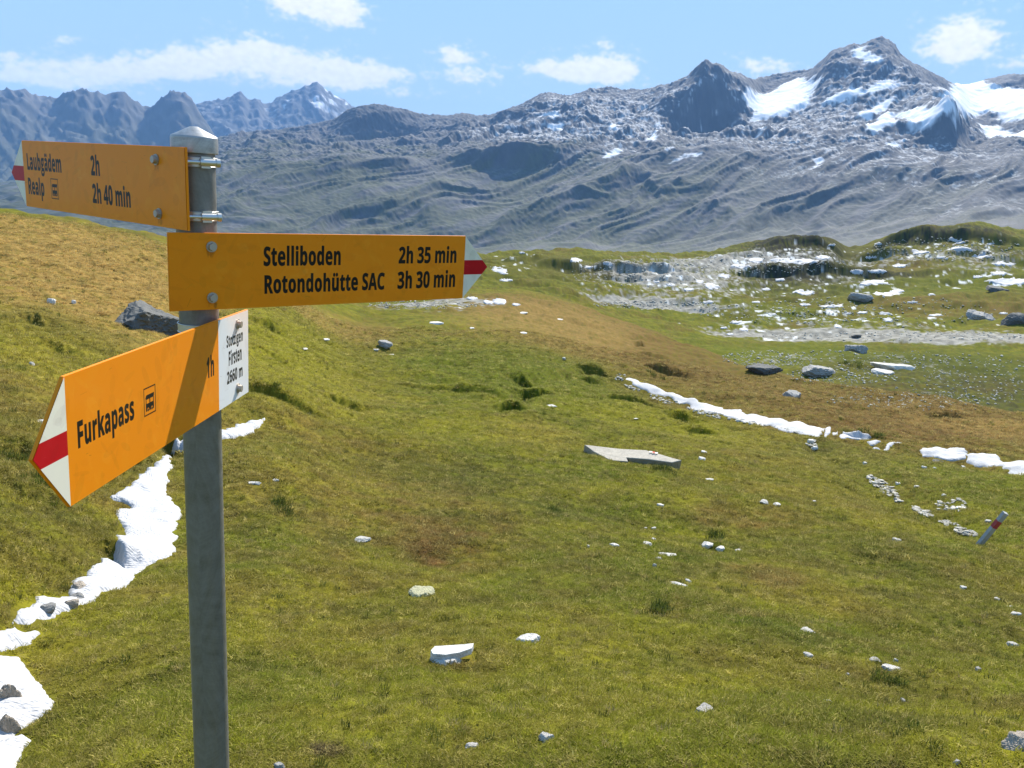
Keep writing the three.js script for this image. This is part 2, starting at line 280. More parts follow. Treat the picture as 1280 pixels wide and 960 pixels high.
const SNOWY = [ // far drifts too small and broken to tell apart
  [850, 345, 110, 18, 0.6], [960, 325, 100, 12, 0.75], [1080, 355, 90, 18, 0.55], [1190, 310, 100, 14, 0.7], [1250, 345, 50, 14, 0.8], [960, 395, 120, 14, 0.45], [1100, 395, 140, 12, 0.4], [640, 330, 30, 14, 0.5], [600, 380, 40, 7, 0.6], [960, 420, 90, 8, 0.4],
].map(([px, py, rx, ry, s]) => ({ ...ellipseOn(px, py, rx, ry), s }));

function groundColor(x, z, r, out) {
  const n1 = fbm(x * 0.33 + 5, z * 0.33, 4, N1), n2 = fbm(x * 1.3, z * 1.3 + 7, 4, N2), n3 = fbm(x * 0.05, z * 0.05, 4, N3), n4 = N1(x * 5.1, z * 5.1), n5 = N2(x * 13, z * 13);
  const c = [...GREEN];
  mixc(c, YGREEN, clamp(0.5 + 1.3 * n1));
  mixc(c, OLIVE, clamp(0.22 + 1.5 * n2 + 0.4 * n3));
  mixc(c, BROWN, clamp(-0.02 + 1.0 * n3 + 0.7 * fbm(x * 0.6 + 30, z * 0.6, 3, N1)) * 0.75);
  for (const p of PATCHES) { const v = blobVal(p, x, z); if (v > 0.01) mixc(c, p.c, clamp(p.s * Math.min(1, v * 1.5) * (1 + 0.9 * n2 + 0.35 * n4))); }
  mixc(c, DARKG, clamp((fbm(x * 0.8 - 4, z * 0.8, 3, N3) - 0.16) * 1.6) * 0.6);
  let st = 0; for (const p of STONY) st += p.s * blobVal(p, x, z, 1);
  if (st > 0.05 && r > 70) {
    const g = N3(x * 0.8, z * 0.8) * 0.5 + N1(x * 0.27, z * 0.27) * 0.5 + N2(x * 0.08, z * 0.08) * 0.25;
    const m = clamp((g + st * 1.3 - 0.95) * 2.2);
    const tone = 0.75 + 0.35 * N2(x * 0.5, z * 0.5);
    mixc(c, [STONE[0] * tone, STONE[1] * tone, STONE[2] * tone], m * 0.95);
  }
  let sn = 0; for (const p of SNOWY) sn += p.s * blobVal(p, x, z, 1);
  if (sn > 0.08) {
    const g = fbm(x * 0.16, z * 0.10, 4, N1) * 1.1 + N2(x * 0.5, z * 0.35) * 0.3;
    mixc(c, [0.82, 0.83, 0.86], clamp((g + sn * 0.7 - 0.78) * 5));
  }
  const v = r < 60 ? 1 + 0.16 * n4 + 0.12 * n5 : 1 + 0.1 * n4;
  out[0] = c[0] * v; out[1] = c[1] * v; out[2] = c[2] * v;
  return out;
}

// ---------------------------------------------------------------- materials
function grainTexture(size, fn, srgb = false) {
  const d = new Uint8Array(size * size * 4);
  for (let j = 0; j < size; j++) for (let i = 0; i < size; i++) { const c = fn(i / size, j / size), k = (j * size + i) * 4; d[k] = c[0] * 255; d[k + 1] = c[1] * 255; d[k + 2] = c[2] * 255; d[k + 3] = 255; }
  const t = new THREE.DataTexture(d, size, size, THREE.RGBAFormat);
  t.wrapS = t.wrapT = THREE.RepeatWrapping; t.magFilter = THREE.LinearFilter; t.minFilter = THREE.LinearMipmapLinearFilter;
  if (srgb) t.colorSpace = THREE.SRGBColorSpace;
  t.needsUpdate = true; return t;
}
// noise that tiles over [0, 1)
function tileNoise(u, v, f, n = N1) { const a = u * 2 * Math.PI, b = v * 2 * Math.PI, k = f / (2 * Math.PI); return 0.5 * (n(Math.cos(a) * k + 3 * Math.cos(b) * k, Math.sin(a) * k + 3 * Math.sin(b) * k + f) + n(Math.sin(b) * k - 2 * Math.cos(a) * k + 50, Math.cos(b) * k + 2 * Math.sin(a) * k)); }
const turfMap = grainTexture(512, (u, v) => { const n = 0.5 * tileNoise(u, v, 40) + 0.5 * tileNoise(u, v, 110, N2) + 0.4 * tileNoise(u, v, 14, N3), g = clamp(0.78 + 0.3 * n, 0.2, 1); return [g, clamp(g + 0.03 * tileNoise(u, v, 20, N2)), g * 0.95]; });
const groundMat = new THREE.MeshPhysicalMaterial({ vertexColors: true, map: turfMap, roughness: 1, specularIntensity: 0.08 });
const rockMat = new THREE.MeshStandardMaterial({ vertexColors: true, roughness: 0.95 });
const snowBump = grainTexture(256, (u, v) => { const n = clamp(0.5 + 0.35 * tileNoise(u, v, 18) + 0.15 * tileNoise(u, v, 60, N2)); return [n, n, n]; });
const snowMap = grainTexture(512, (u, v) => { const d = sstep(0.45, 0.75, tileNoise(u, v, 46, N2)) * 0.28 + sstep(0.25, 0.7, tileNoise(u, v, 9, N3)) * 0.1, g = clamp(0.93 + 0.07 * tileNoise(u, v, 22) - d, 0, 1); return [g, g * 0.995, g * 0.985 + 0.01]; });
const snowMat = new THREE.MeshStandardMaterial({ color: new THREE.Color().setRGB(0.46, 0.46, 0.47), map: snowMap, roughness: 0.8, bumpMap: snowBump, bumpScale: 0.014 });

// ---------------------------------------------------------------- meshes of the land
function polarMesh(name, azs, rs, hf, colf, mat, uvScale) {
  const nA = azs.length, nR = rs.length, pos = new Float32Array(nA * nR * 3), col = new Float32Array(nA * nR * 3), uv = new Float32Array(nA * nR * 2), idx = new Uint32Array((nA - 1) * (nR - 1) * 6), o = [0, 0, 0];
  let k = 0;
  for (let j = 0; j < nR; j++) for (let i = 0; i < nA; i++, k++) {
    const x = Math.sin(azs[i]) * rs[j], z = -Math.cos(azs[i]) * rs[j], y = hf(x, z, azs[i], rs[j]);
    pos[k * 3] = x; pos[k * 3 + 1] = y; pos[k * 3 + 2] = z; uv[k * 2] = x * uvScale; uv[k * 2 + 1] = z * uvScale;
  }
  let q = 0;
  for (let j = 0; j < nR - 1; j++) for (let i = 0; i < nA - 1; i++) { const a = j * nA + i, b = a + 1, c = a + nA, d = c + 1; idx[q++] = a; idx[q++] = b; idx[q++] = c; idx[q++] = b; idx[q++] = d; idx[q++] = c; }
  const g = new THREE.BufferGeometry();
  g.setAttribute('position', new THREE.BufferAttribute(pos, 3)); g.setAttribute('uv', new THREE.BufferAttribute(uv, 2)); g.setIndex(new THREE.BufferAttribute(idx, 1));
  g.computeVertexNormals();
  const nrm = g.attributes.normal.array;
  for (k = 0; k < nA * nR; k++) { colf(pos[k * 3], pos[k * 3 + 1], pos[k * 3 + 2], Math.hypot(pos[k * 3], pos[k * 3 + 2]), nrm[k * 3 + 1], o); col.set(o, k * 3); }
  g.setAttribute('color', new THREE.BufferAttribute(col, 3));
  const m = new THREE.Mesh(g, mat); m.name = name; m.castShadow = m.receiveShadow = true; m.userData.kind = 'structure';
  scene.add(m); return m;
}
const range = (a, b, s) => { const o = []; for (let v = a; v < b - 1e-9; v += s) o.push(v); o.push(b); return o; };
const DEG = Math.PI / 180;
{
  const azs = [...range(-180, -45, 6).slice(0, -1), ...range(-45, -38, 0.5).slice(0, -1), ...range(-38, 38, 0.092).slice(0, -1), ...range(38, 45, 0.5).slice(0, -1), ...range(45, 180, 6)].map((a) => a * DEG);
  const rs = [0.02, 0.2]; let r = 0.5; while (r < 640) { rs.push(r); r *= r < 2 ? 1.03 : r < 8 ? 1.0095 : r < 130 ? 1.0066 : r < 440 ? 1.0058 : 1.05; }
  polarMesh('ground', azs, rs, (x, z) => H(x, z), (x, y, z, r, ny, o) => groundColor(x, z, r, o), groundMat, 0.6);
  console.log('ground', azs.length, rs.length);
}

// ---------------------------------------------------------------- the mountains
function mountainNoise(x, z, r, amp) {
  // spurs and gullies run down the lower slopes; above them the rock breaks up more evenly
  const p = 0.72 * x - 0.7 * z, q = 0.7 * x + 0.72 * z, up = sstep(1980, 2250, r), wp = p + 60 * N1(p / 300, q / 300), wq = q + 34 * N3(p / 260, q / 190);
  const low = 30 * (ridged(wp / 900, wq / 300, 4, N2) - 0.45) + 15 * (ridged(wp / 420, wq / 105, 3, N1) - 0.4) + 5 * (ridged(wp / 190 + 4, wq / 44, 3, N3) - 0.4) + 1.6 * (ridged(x / 26, z / 26, 2, N1) - 0.4);
  const high = 40 * (ridged(wp / 700, wq / 520, 5, N2) - 0.45) + 16 * (ridged(wp / 260, wq / 170, 4, N1) - 0.4) + 8 * (ridged(x / 70 + 4, z / 62, 4, N3) - 0.4);
  return amp * lerp(low, high, up);
}
const MX = [-200, 0, 150, 250, 320, 400, 450, 500, 560, 600, 640, 720, 800, 840, 885, 925, 960, 1000, 1040, 1100, 1140, 1190, 1215, 1240, 1290, 1400];
const row = (r, ys) => MX.map((px, i) => [px, Array.isArray(ys[i]) ? ys[i][0] : ys[i], Array.isArray(ys[i]) ? ys[i][1] : r]);
const massif = [
  row(560, MX.map(() => 385)),
  row(1480, [335, 335, 325, 318, 316, 318, 320, 320, 320, 320, 318, 316, 315, 312, 308, 305, 302, 298, 293, 288, 282, 278, 274, 273, 272, 270]),
  row(1640, [315, 312, 300, 292, 292, 300, 305, 306, 306, 303, 300, 300, 300, 297, 293, 290, 287, 283, 278, 272, 266, 260, 258, 257, 255, 252]),
  row(1840, [290, 280, 262, 250, 246, 244, 244, 246, 252, 254, 255, 252, 246, 243, 238, 236, 235, 232, 228, 224, 220, 218, 217, 216, 212, 210]),
  row(2050, [272, 258, 225, 212, 203, 197, 195, 197, 200, 204, 206, 198, 190, 184, 176, 178, 183, 184, 183, 183, 186, 190, 190, 190, 182, 178]),
  row(2150, [266, 250, 217, 205, 196, 190, 188, 190, [184, 2110], [180, 2090], [175, 2085], [182, 2110], 184, 180, 173, 172, 174, 172, 168, 166, 168, 172, 186, 184, 176, 173]),
  row(2500, [260, 243, 205, 193, 184, [180, 2700], [174, 2850], [172, 2850], [166, 2700], 164, 160, 154, 154, [158, 2540], [168, 2580], [154, 2560], 150, 142, 136, 128, [122, 2450], [126, 2240], [178, 2350], 172, 162, 155]),
  row(2760, [252, 236, 198, 184, 176, [166, 2950], [148, 2925], [148, 2925], [152, 2900], 152, 140, 127, 124, [116, 2660], [106, 2655], [112, 2680], [116, 2900], [106, 2900], [88, 2780], [77, 2780], [90, 2760], 118, [134, 2900], [128, 3000], [120, 3000], 115]),
  [[-200, 246, 3300], [0, 230, 3300], [150, 192, 3300], [250, 178, 3300], [290, 168, 3300], [330, 163, 3300], [400, 153, 3200], [425, 143, 3080], [450, 132, 3000], [480, 128, 3000], [505, 133, 3000], [535, 140, 3000], [570, 143, 3000], [600, 143, 3000], [625, 136, 3000], [650, 129, 3000], [690, 115, 3000], [700, 118, 3000], [735, 112, 3000], [790, 109, 2980], [830, 104, 2900], [860, 92, 2800], [874, 81, 2760], [883, 75, 2745], [890, 80, 2750], [898, 78, 2755], [915, 88, 2800], [940, 95, 3000], [960, 96, 3200], [990, 91, 3180], [1010, 86, 3120], [1030, 71, 3020], [1040, 60, 2980], [1058, 54, 2960], [1068, 51, 2960], [1076, 53, 2960], [1090, 46, 2950], [1102, 43, 2950], [1118, 50, 2950], [1125, 61, 2960], [1140, 74, 3000], [1160, 84, 3050], [1180, 94, 3100], [1195, 102, 3160], [1215, 103, 3400], [1235, 96, 3500], [1250, 92, 3520], [1265, 89, 3520], [1290, 92, 3540], [1400, 80, 3540]],
];
{
  const sky = massif[massif.length - 1];
  const back = (dr, dh) => sky.map(([px, py, r]) => [px, py, r + dr, -dr * azTan(px, py)[1] + dh]);
  massif.push(back(120, -60), back(600, -360), back(1100, -560));
}
const massifBase = relief(massif, 0.001, 0.95, 0.75);
const skyR = (() => { const p = massif[8].map(([px, py, r]) => [azTan(px, py)[0], r]); return pchip(p.map((v) => v[0]), p.map((v) => v[1])); })();
let MORAINES = [];
function moraine(x, z) {
  let h = 0;
  for (const m of MORAINES) { if (x < m.box[0] || x > m.box[1] || z < m.box[2] || z > m.box[3]) continue; const [d, w, hg] = segDist(x, z, m.pts); if (d < w) h = Math.max(h, hg * Math.pow(1 - d / w, 1.3)); }
  return h;
}
let GLACIERS = [];
function icy(x, z) { let m = 0; for (const g of GLACIERS) if (g.big && x > g.box[0] && x < g.box[1] && z > g.box[2] && z < g.box[3]) m = Math.max(m, sstep(-15, 35, polySdf(x, z, g.P))); return m; }
function massifH(x, z) {
  const [a, r] = polar(x, z), ds = Math.abs(r - skyR(a)), ice = GLACIERS.length ? icy(x, z) : 0;
  const amp = sstep(620, 1100, r) * (0.42 + 0.58 * sstep(20, 260, ds)) * (0.55 + 0.45 * sstep(1400, 2300, r));
  return massifBase(a, r) + mountainNoise(x, z, r, amp * (1 - 0.65 * ice)) + moraine(x, z) + (5 * (ridged(x / 30, z / 26, 3, N3) - 0.4) + 1.6 * N2(x / 11, z / 11) * sstep(1900, 2300, r)) * sstep(850, 1300, r) * (0.35 + 0.65 * sstep(1950, 2200, r)) * (1 - 0.9 * ice);
}
{
  const list = [[[605, 296], [640, 275], [680, 262], [720, 248], [760, 232], [790, 214], [800, 206]], [[660, 285], [700, 268], [735, 250]], [[770, 245], [800, 236], [840, 228], [870, 236], [905, 226]], [[620, 250], [670, 236], [700, 225]], [[800, 300], [860, 275], [930, 245], [990, 225]], [[900, 290], [980, 262], [1060, 250]], [[420, 250], [480, 236], [560, 232]], [[320, 240], [380, 225], [440, 222]]];
  MORAINES = list.map((l, i) => { const pts = l.map(([px, py], k) => { const p = hit(px, py, massifH, 800, 4200, 1.0025); return [p.x, p.z, i < 1 ? 75 : 55, (i < 1 ? 26 : i < 3 ? 13 : 9) * (k === 0 || k === l.length - 1 ? 0.15 : k === 1 || k === l.length - 2 ? 0.7 : 1)]; }); return { pts, box: [Math.min(...pts.map((p) => p[0])) - 80, Math.max(...pts.map((p) => p[0])) + 80, Math.min(...pts.map((p) => p[1])) - 80, Math.max(...pts.map((p) => p[1])) + 80] }; });
}
const onMassif = (px, py) => hit(px, py, massifH, 800, 4200, 1.0025);
function polyOn(list, f) { return list.map(([px, py]) => { const p = f(px, py); return [p.x, p.z]; }); }
function polySdf(x, z, P) { // positive inside
  let d = 1e18, inside = false;
  for (let i = 0, j = P.length - 1; i < P.length; j = i++) {
    const [ax, az] = P[i], [bx, bz] = P[j], ex = bx - ax, ez = bz - az, wx = x - ax, wz = z - az, t = clamp((wx * ex + wz * ez) / (ex * ex + ez * ez + 1e-12)), qx = wx - ex * t, qz = wz - ez * t;
    d = Math.min(d, qx * qx + qz * qz);
    if ((az > z) !== (bz > z) && x < (bx - ax) * (z - az) / (bz - az) + ax) inside = !inside;
  }
  return (inside ? 1 : -1) * Math.sqrt(d);
}
const zoomA = (l) => l.map(([x, y]) => [880 + x / 3.2, 20 + y / 3.2]), zoomB = (l) => l.map(([x, y]) => [560 + x / 3, y / 3]);
GLACIERS = [
  zoomA([[150, 320], [200, 292], [310, 278], [380, 244], [465, 258], [430, 310], [412, 360], [380, 378], [330, 400], [250, 420], [185, 425], [200, 380], [175, 350]]),
  zoomA([[586, 142], [620, 122], [650, 132], [672, 155], [720, 175], [700, 192], [640, 184], [600, 164]]),
  zoomA([[470, 350], [530, 312], [590, 297], [650, 292], [690, 272], [740, 252], [772, 270], [760, 292], [700, 305], [650, 320], [590, 330], [520, 350]]),
  zoomA([[600, 410], [680, 372], [740, 332], [768, 318], [752, 348], [700, 390], [660, 418]]),
  zoomA([[640, 460], [700, 405], [760, 385], [765, 425], [720, 455], [680, 475]]),
  zoomA([[770, 395], [850, 368], [950, 345], [1005, 375], [990, 412], [900, 432], [820, 424]]),
  zoomA([[958, 285], [1050, 268], [1150, 262], [1200, 290], [1340, 300], [1340, 435], [1200, 428], [1180, 398], [1120, 388], [1065, 392], [1010, 348]]),
  zoomA([[1085, 425], [1170, 440], [1340, 475], [1340, 515], [1200, 482], [1110, 455]]),
  zoomA([[720, 520], [760, 500], [800, 505], [780, 522]]), zoomA([[440, 600], [470, 570], [475, 580], [430, 615]]), zoomA([[210, 455], [320, 445], [310, 455], [230, 465]]),
  zoomB([[740, 515], [780, 490], [775, 525], [755, 528]]), zoomB([[580, 590], [640, 555], [655, 565], [615, 590]]), zoomB([[370, 475], [430, 468], [425, 485], [380, 488]]), zoomB([[590, 470], [640, 470], [630, 485], [600, 480]]), zoomB([[340, 432], [375, 420], [380, 428], [345, 438]]), zoomB([[385, 445], [400, 415], [420, 410], [400, 445]]), zoomB([[820, 555], [845, 545], [840, 560]]), zoomB([[840, 605], [900, 580], [960, 565], [955, 572], [880, 598]]), zoomB([[760, 470], [800, 460], [790, 475]]), zoomB([[980, 450], [1010, 438], [1000, 458]]),
].map((l, i) => { const P = polyOn(l, onMassif), xs = P.map((p) => p[0]), zs = P.map((p) => p[1]); return { P, big: i < 8, box: [Math.min(...xs) - 60, Math.max(...xs) + 60, Math.min(...zs) - 60, Math.max(...zs) + 60] }; });
console.log('glaciers placed');
const ROCK = [0.075, 0.073, 0.073], ROCKD = [0.034, 0.034, 0.036], SCREE = [0.112, 0.107, 0.105], ALP = [0.046, 0.052, 0.014], SNOW = [0.74, 0.745, 0.76];
const dusted = [[980, 150, 200, 30, 0.7], [720, 150, 110, 22, 0.75], [1150, 195, 120, 14, 0.6], [1000, 175, 120, 18, 0.5], [760, 170, 70, 14, 0.55], [1100, 125, 120, 40, 0.8], [640, 165, 70, 10, 0.65], [1200, 222, 100, 12, 0.55], [1060, 212, 120, 10, 0.35], [700, 125, 60, 10, 0.5], [1230, 255, 80, 10, 0.35], [800, 130, 60, 16, 0.6]].map(([px, py, rx, ry, s]) => ({ ...ellipseOn(px, py, rx, ry, massifH, 800, 4000), s }));
function massifColor(x, y, z, r, ny, o) {
  const [a] = polar(x, z), n = fbm(x / 260, z / 260, 5, N1), n2 = fbm(x / 60, z / 60, 4, N2), n3 = fbm(x / 20, z / 20, 3, N3), pl = 0.72 * x - 0.7 * z, ql = 0.7 * x + 0.72 * z, nd = fbm(pl / 330, ql / 55, 4, N1), n4 = N1(x / 7, z / 6);
  const c = [...ROCK];
  mixc(c, SCREE, clamp(0.4 + 1.1 * n + 0.5 * n2) * sstep(0.7, 0.86, ny));
  mixc(c, ROCKD, clamp(0.3 - 0.8 * n2 + 0.9 * n3 + 0.5 * n4) * 0.9);
  const low = 1 - sstep(-70, 130, y + 60 * n + 50 * nd);
  mixc(c, SCREE, clamp(0.9 * nd + 0.05) * low * 0.7);
  mixc(c, ALP, clamp(low * (0.95 - 1.3 * nd + 0.5 * n2 + 0.5 * n3) - 0.05) * 0.9 * (1 - 0.5 * sstep(0.08, 0.35, a)));
  let d = 0; for (const b of dusted) d += b.s * blobVal(b, x, z, 1);
  d = Math.min(d, 1.2);
  const sp = clamp((n3 * 1.2 + n4 * 0.45 + n2 * 0.9 + d * 0.55 - 0.72 + (ny - 0.8) * 1.4) * 2.6);
  mixc(c, SNOW, sp * 0.4 * clamp(d * 1.5));
  for (const g of GLACIERS) if (x > g.box[0] && x < g.box[1] && z > g.box[2] && z < g.box[3]) { const s = polySdf(x, z, g.P) + 16 * n2 + 9 * n3; if (s > -8) mixc(c, SNOW, clamp((s + 6) / 10)); }
  const v = 1 + 0.4 * n3 + 0.25 * n4 + 0.15 * n2; const k = c[2] > 0.5 ? 1 : v;
  o[0] = c[0] * k; o[1] = c[1] * k; o[2] = c[2] * k; return o;
}
{
  const azs = [...range(-44, -27, 0.3).slice(0, -1), ...range(-27, 40, 0.082)].map((a) => a * DEG);
  const rs = []; let r = 570; while (r < 4400) { rs.push(r); r += r < 1440 ? 40 : r < 1620 ? 6 : r < 2160 ? 3.6 : r < 3250 ? 6.5 : r < 3600 ? 14 : 60; }
  polarMesh('mountains', azs, rs, (x, z) => massifH(x, z), massifColor, rockMat, 0.02);
  console.log('massif', azs.length, rs.length);
}
// the farther ranges on the left
function farRange(name, skyline, rows, amp, az0, az1, step, colf) {
  const xs = skyline.map((s) => s[0]);
  const lines = rows.map(([r, y]) => xs.map((px) => [px, typeof y === 'function' ? y(px) : y, r]));
  lines.push(skyline);
  lines.push(skyline.map(([px, py, r]) => [px, py, r + 200, -200 * azTan(px, py)[1] - 110]), skyline.map(([px, py, r]) => [px, py, r + 900, -900 * azTan(px, py)[1] - 480]));
  const base = relief(lines, 0.001, 0.95, 0.8), p = skyline.map(([px, py, r]) => [azTan(px, py)[0], r]), sr = pchip(p.map((v) => v[0]), p.map((v) => v[1]));
  const hf = (x, z) => { const [a, r] = polar(x, z), ds = Math.abs(r - sr(a)); return base(a, r) + amp * (0.12 + 0.88 * sstep(30, 500, ds)) * (75 * (ridged(x / 900, z / 900, 5, N3) - 0.45) + 40 * (ridged(x / 260, z / 260, 4, N2) - 0.4)) + 26 * (ridged(x / 110, z / 110, 4, N1) - 0.45); };
  const r0 = rows[0][0], rmax = Math.max(...skyline.map((s) => s[2])) + 800, rs = []; let r = r0; while (r < rmax) { rs.push(r); r += 22; }
  return polarMesh(name, range(az0, az1, step).map((a) => a * DEG), rs, hf, colf, rockMat, 0.02);
}
const farColor = (snow, light) => (x, y, z, r, ny, o) => {
  const n = fbm(x / 400, z / 400, 5, N1), n2 = fbm(x / 90, z / 90, 4, N2), c = [...ROCKD];
  mixc(c, ROCK, clamp(0.4 + n2)); mixc(c, SCREE, clamp(light + 1.2 * n + 0.6 * n2) * sstep(0.6, 0.8, ny));
  mixc(c, ALP, clamp(1 - sstep(-150, 330, y + 140 * n)) * 0.75);
  mixc(c, SNOW, clamp((n * 1.2 + n2 * 0.8 - snow) * 6) * sstep(0.62, 0.75, ny) * sstep(250, 420, y));
  o[0] = c[0]; o[1] = c[1]; o[2] = c[2]; return o;
};
farRange('mountains_001', [[-260, 130, 5200], [-140, 96, 5200], [-60, 118, 5200], [0, 108, 5000], [30, 109, 5000], [45, 118, 5000], [65, 121, 5000], [85, 113, 4950], [105, 110, 4950], [120, 113, 4950], [135, 117, 4950], [150, 113, 4950], [165, 122, 4950], [180, 131, 4950], [190, 131, 4900], [205, 118, 4850], [222, 112, 4850], [235, 119, 4850], [245, 130, 4850], [256, 148, 4800], [272, 172, 4700], [300, 200, 4500], [340, 225, 4400]], [[3000, 330], [3600, 268], [4100, 225], [4500, 185]], 1.0, -45, -14, 0.1, farColor(0.72, 0.3));
farRange('mountains_002', [[150, 150, 6600], [200, 140, 6600], [240, 131, 6600], [252, 127, 6600], [270, 124, 6600], [287, 120, 6600], [301, 114, 6600], [312, 124, 6600], [322, 122, 6600], [331, 129, 6650], [346, 122, 6700], [366, 112, 6700], [383, 106, 6700], [396, 102, 6700], [408, 111, 6700], [425, 121, 6700], [440, 131, 6700], [462, 152, 6700], [500, 180, 6600], [560, 200, 6600]], [[5000, 250], [5500, 210], [6000, 170]], 0.9, -27, -4, 0.09, farColor(0.42, 0.7));
console.log('ranges done');

// ---------------------------------------------------------------- snow lying in gullies and on the slopes
const named = new Map();
function numbered(n) { const k = named.get(n) || 0; named.set(n, k + 1); return k ? `${n}_${String(k).padStart(3, '0')}` : n; }
function tag(o, name, label, category, group, kind) { o.name = numbered(name); o.userData.label = label; o.userData.category = category; if (group) o.userData.group = group; if (kind) o.userData.kind = kind; o.traverse((c) => { c.castShadow = c.receiveShadow = true; }); scene.add(o); return o; }
const nearest = (px, py, list) => list.reduce((a, b) => Math.hypot(px - b[1], py - b[2]) < Math.hypot(px - a[1], py - a[2]) ? b : a);
const SNOWBEDS = [];
function snowPatch(poly, label, group, { thick = 0.07, rough = 0.1, n = 60 } = {}) {
  const P = polyOn(poly, hit), cx = P.reduce((s, p) => s + p[0], 0) / P.length, cz = P.reduce((s, p) => s + p[1], 0) / P.length, r = Math.hypot(cx, cz), ux = cx / r, uz = cz / r;
  let s0 = 1e9, s1 = -1e9, l0 = 1e9, l1 = -1e9;
  for (const [x, z] of P) { const s = (x - cx) * ux + (z - cz) * uz, l = -(x - cx) * uz + (z - cz) * ux; s0 = Math.min(s0, s); s1 = Math.max(s1, s); l0 = Math.min(l0, l); l1 = Math.max(l1, l); }
  const w = Math.min(s1 - s0, l1 - l0), pad = w * 0.2; s0 -= pad; s1 += pad; l0 -= pad; l1 += pad;
  const asp = (l1 - l0) / (s1 - s0), nl = Math.round(clamp(n * Math.sqrt(asp), 8, 150)), ns = Math.round(clamp(n / Math.sqrt(asp), 8, 150));
  const pos = [], m = [], idx = [], uv = [], cell = Math.max((s1 - s0) / ns, (l1 - l0) / nl);
  const f = 1 / Math.max(w * 0.3, 0.08), lift = 0.004 + r * 0.0004;
  for (let j = 0; j <= ns; j++) for (let i = 0; i <= nl; i++) {
    const s = lerp(s0, s1, j / ns), l = lerp(l0, l1, i / nl), x = cx + s * ux - l * uz, z = cz + s * uz + l * ux;
    const d = polySdf(x, z, P) + rough * w * 0.5 * (fbm(x * f, z * f, 4, N2));
    const th = d > 0 ? thick * (1 - Math.exp(-d / (thick * 1.6))) + thick * 0.3 * fbm(x * 1.6, z * 1.6, 3, N1) * clamp(d / thick) : Math.max(d * 1.5, -0.25 - cell * 0.3);
    pos.push(x, H(x, z) + lift * (d > 0 ? 1 : 0) + th, z); m.push(d); uv.push(x, z);
  }
  for (let j = 0; j < ns; j++) for (let i = 0; i < nl; i++) { const a = j * (nl + 1) + i, b = a + 1, c = a + nl + 1, d = c + 1; if (Math.max(m[a], m[b], m[c], m[d]) > -cell * 0.1) idx.push(a, b, c, b, d, c); }
  if (!idx.length) return null;
  { // one patch is one piece: keep the largest connected part
    const up = new Int32Array(pos.length / 3).map((_, i) => i), find = (a) => { while (up[a] !== a) a = up[a] = up[up[a]]; return a; };
    for (let i = 0; i < idx.length; i += 3) { up[find(idx[i])] = find(idx[i + 1]); up[find(idx[i + 1])] = find(idx[i + 2]); }
    const n = {}; for (let i = 0; i < idx.length; i += 3) { const f = find(idx[i]); n[f] = (n[f] || 0) + 1; }
    const best = +Object.keys(n).sort((a, b) => n[b] - n[a])[0], keep = []; for (let i = 0; i < idx.length; i += 3) if (find(idx[i]) === best) keep.push(idx[i], idx[i + 1], idx[i + 2]);
    const map = new Map(), p2 = [], u2 = []; idx.length = 0; for (const v of keep) { if (!map.has(v)) { map.set(v, map.size); p2.push(pos[v * 3], pos[v * 3 + 1], pos[v * 3 + 2]); u2.push(uv[v * 2], uv[v * 2 + 1]); } idx.push(map.get(v)); } pos.length = 0; uv.length = 0; p2.forEach((v) => pos.push(v)); u2.forEach((v) => uv.push(v));
  }
  const g = new THREE.BufferGeometry(); g.setAttribute('position', new THREE.Float32BufferAttribute(pos, 3)); g.setAttribute('uv', new THREE.Float32BufferAttribute(uv, 2)); g.setIndex(idx); g.computeVertexNormals();
  SNOWBEDS.push({ P, box: [Math.min(...P.map((p) => p[0])), Math.max(...P.map((p) => p[0])), Math.min(...P.map((p) => p[1])), Math.max(...P.map((p) => p[1]))] });
  return tag(new THREE.Mesh(g, snowMat), 'snow_patch', label, 'snow patch', group);
}
const zC = (l) => l.map(([x, y]) => [x / 2.182, 520 + y / 2.182]), zD = (l) => l.map(([x, y]) => [960 + x / 4, 460 + y / 4]), zE = (l) => l.map(([x, y]) => [660 + x / 4, 460 + y / 4]);
snowPatch(zC([[730, 2], [690, 12], [640, 28], [600, 42], [540, 66], [472, 78], [478, 95], [530, 85], [600, 68], [660, 55], [700, 38]]), 'narrow tongue of snow in the gully just behind the signpost', null, { n: 70 });
snowPatch(zC([[470, 98], [430, 118], [415, 140], [370, 175], [330, 205], [296, 222], [310, 236], [345, 242], [358, 252], [326, 258], [322, 280], [340, 310], [318, 330], [318, 360], [310, 378], [270, 402], [235, 435], [205, 455], [185, 485], [150, 500], [115, 492], [60, 520], [32, 545], [38, 568], [90, 570], [140, 552], [180, 530], [240, 510], [300, 478], [350, 455], [400, 420], [470, 385], [478, 340], [476, 310], [490, 275], [488, 250], [470, 232], [456, 210], [458, 170], [470, 140], [462, 118]]), 'long bed of white snow winding down the gully left of the signpost pole', null, { n: 150, rough: 0.1, thick: 0.04 });
snowPatch(zC([[40, 575], [0, 590], [-60, 600], [-60, 650], [0, 645], [50, 632], [80, 622], [112, 590], [60, 596]]), 'small snow patch with a mossy notch below the long snow bed', null, { n: 60 });
snowPatch(zC([[-90, 655], [0, 655], [50, 660], [75, 690], [95, 720], [120, 750], [145, 780], [140, 805], [100, 830], [60, 855], [0, 900], [-90, 900]]), 'rounded snow patch holding two pale boulders at the gully foot', null, { n: 80, rough: 0.05 });
snowPatch(zC([[-90, 905], [0, 890], [60, 868], [88, 885], [60, 915], [40, 960], [20, 1000], [-90, 1000]]), 'lowest snow patch in the gully, below the two pale boulders', null, { n: 60, rough: 0.05 });
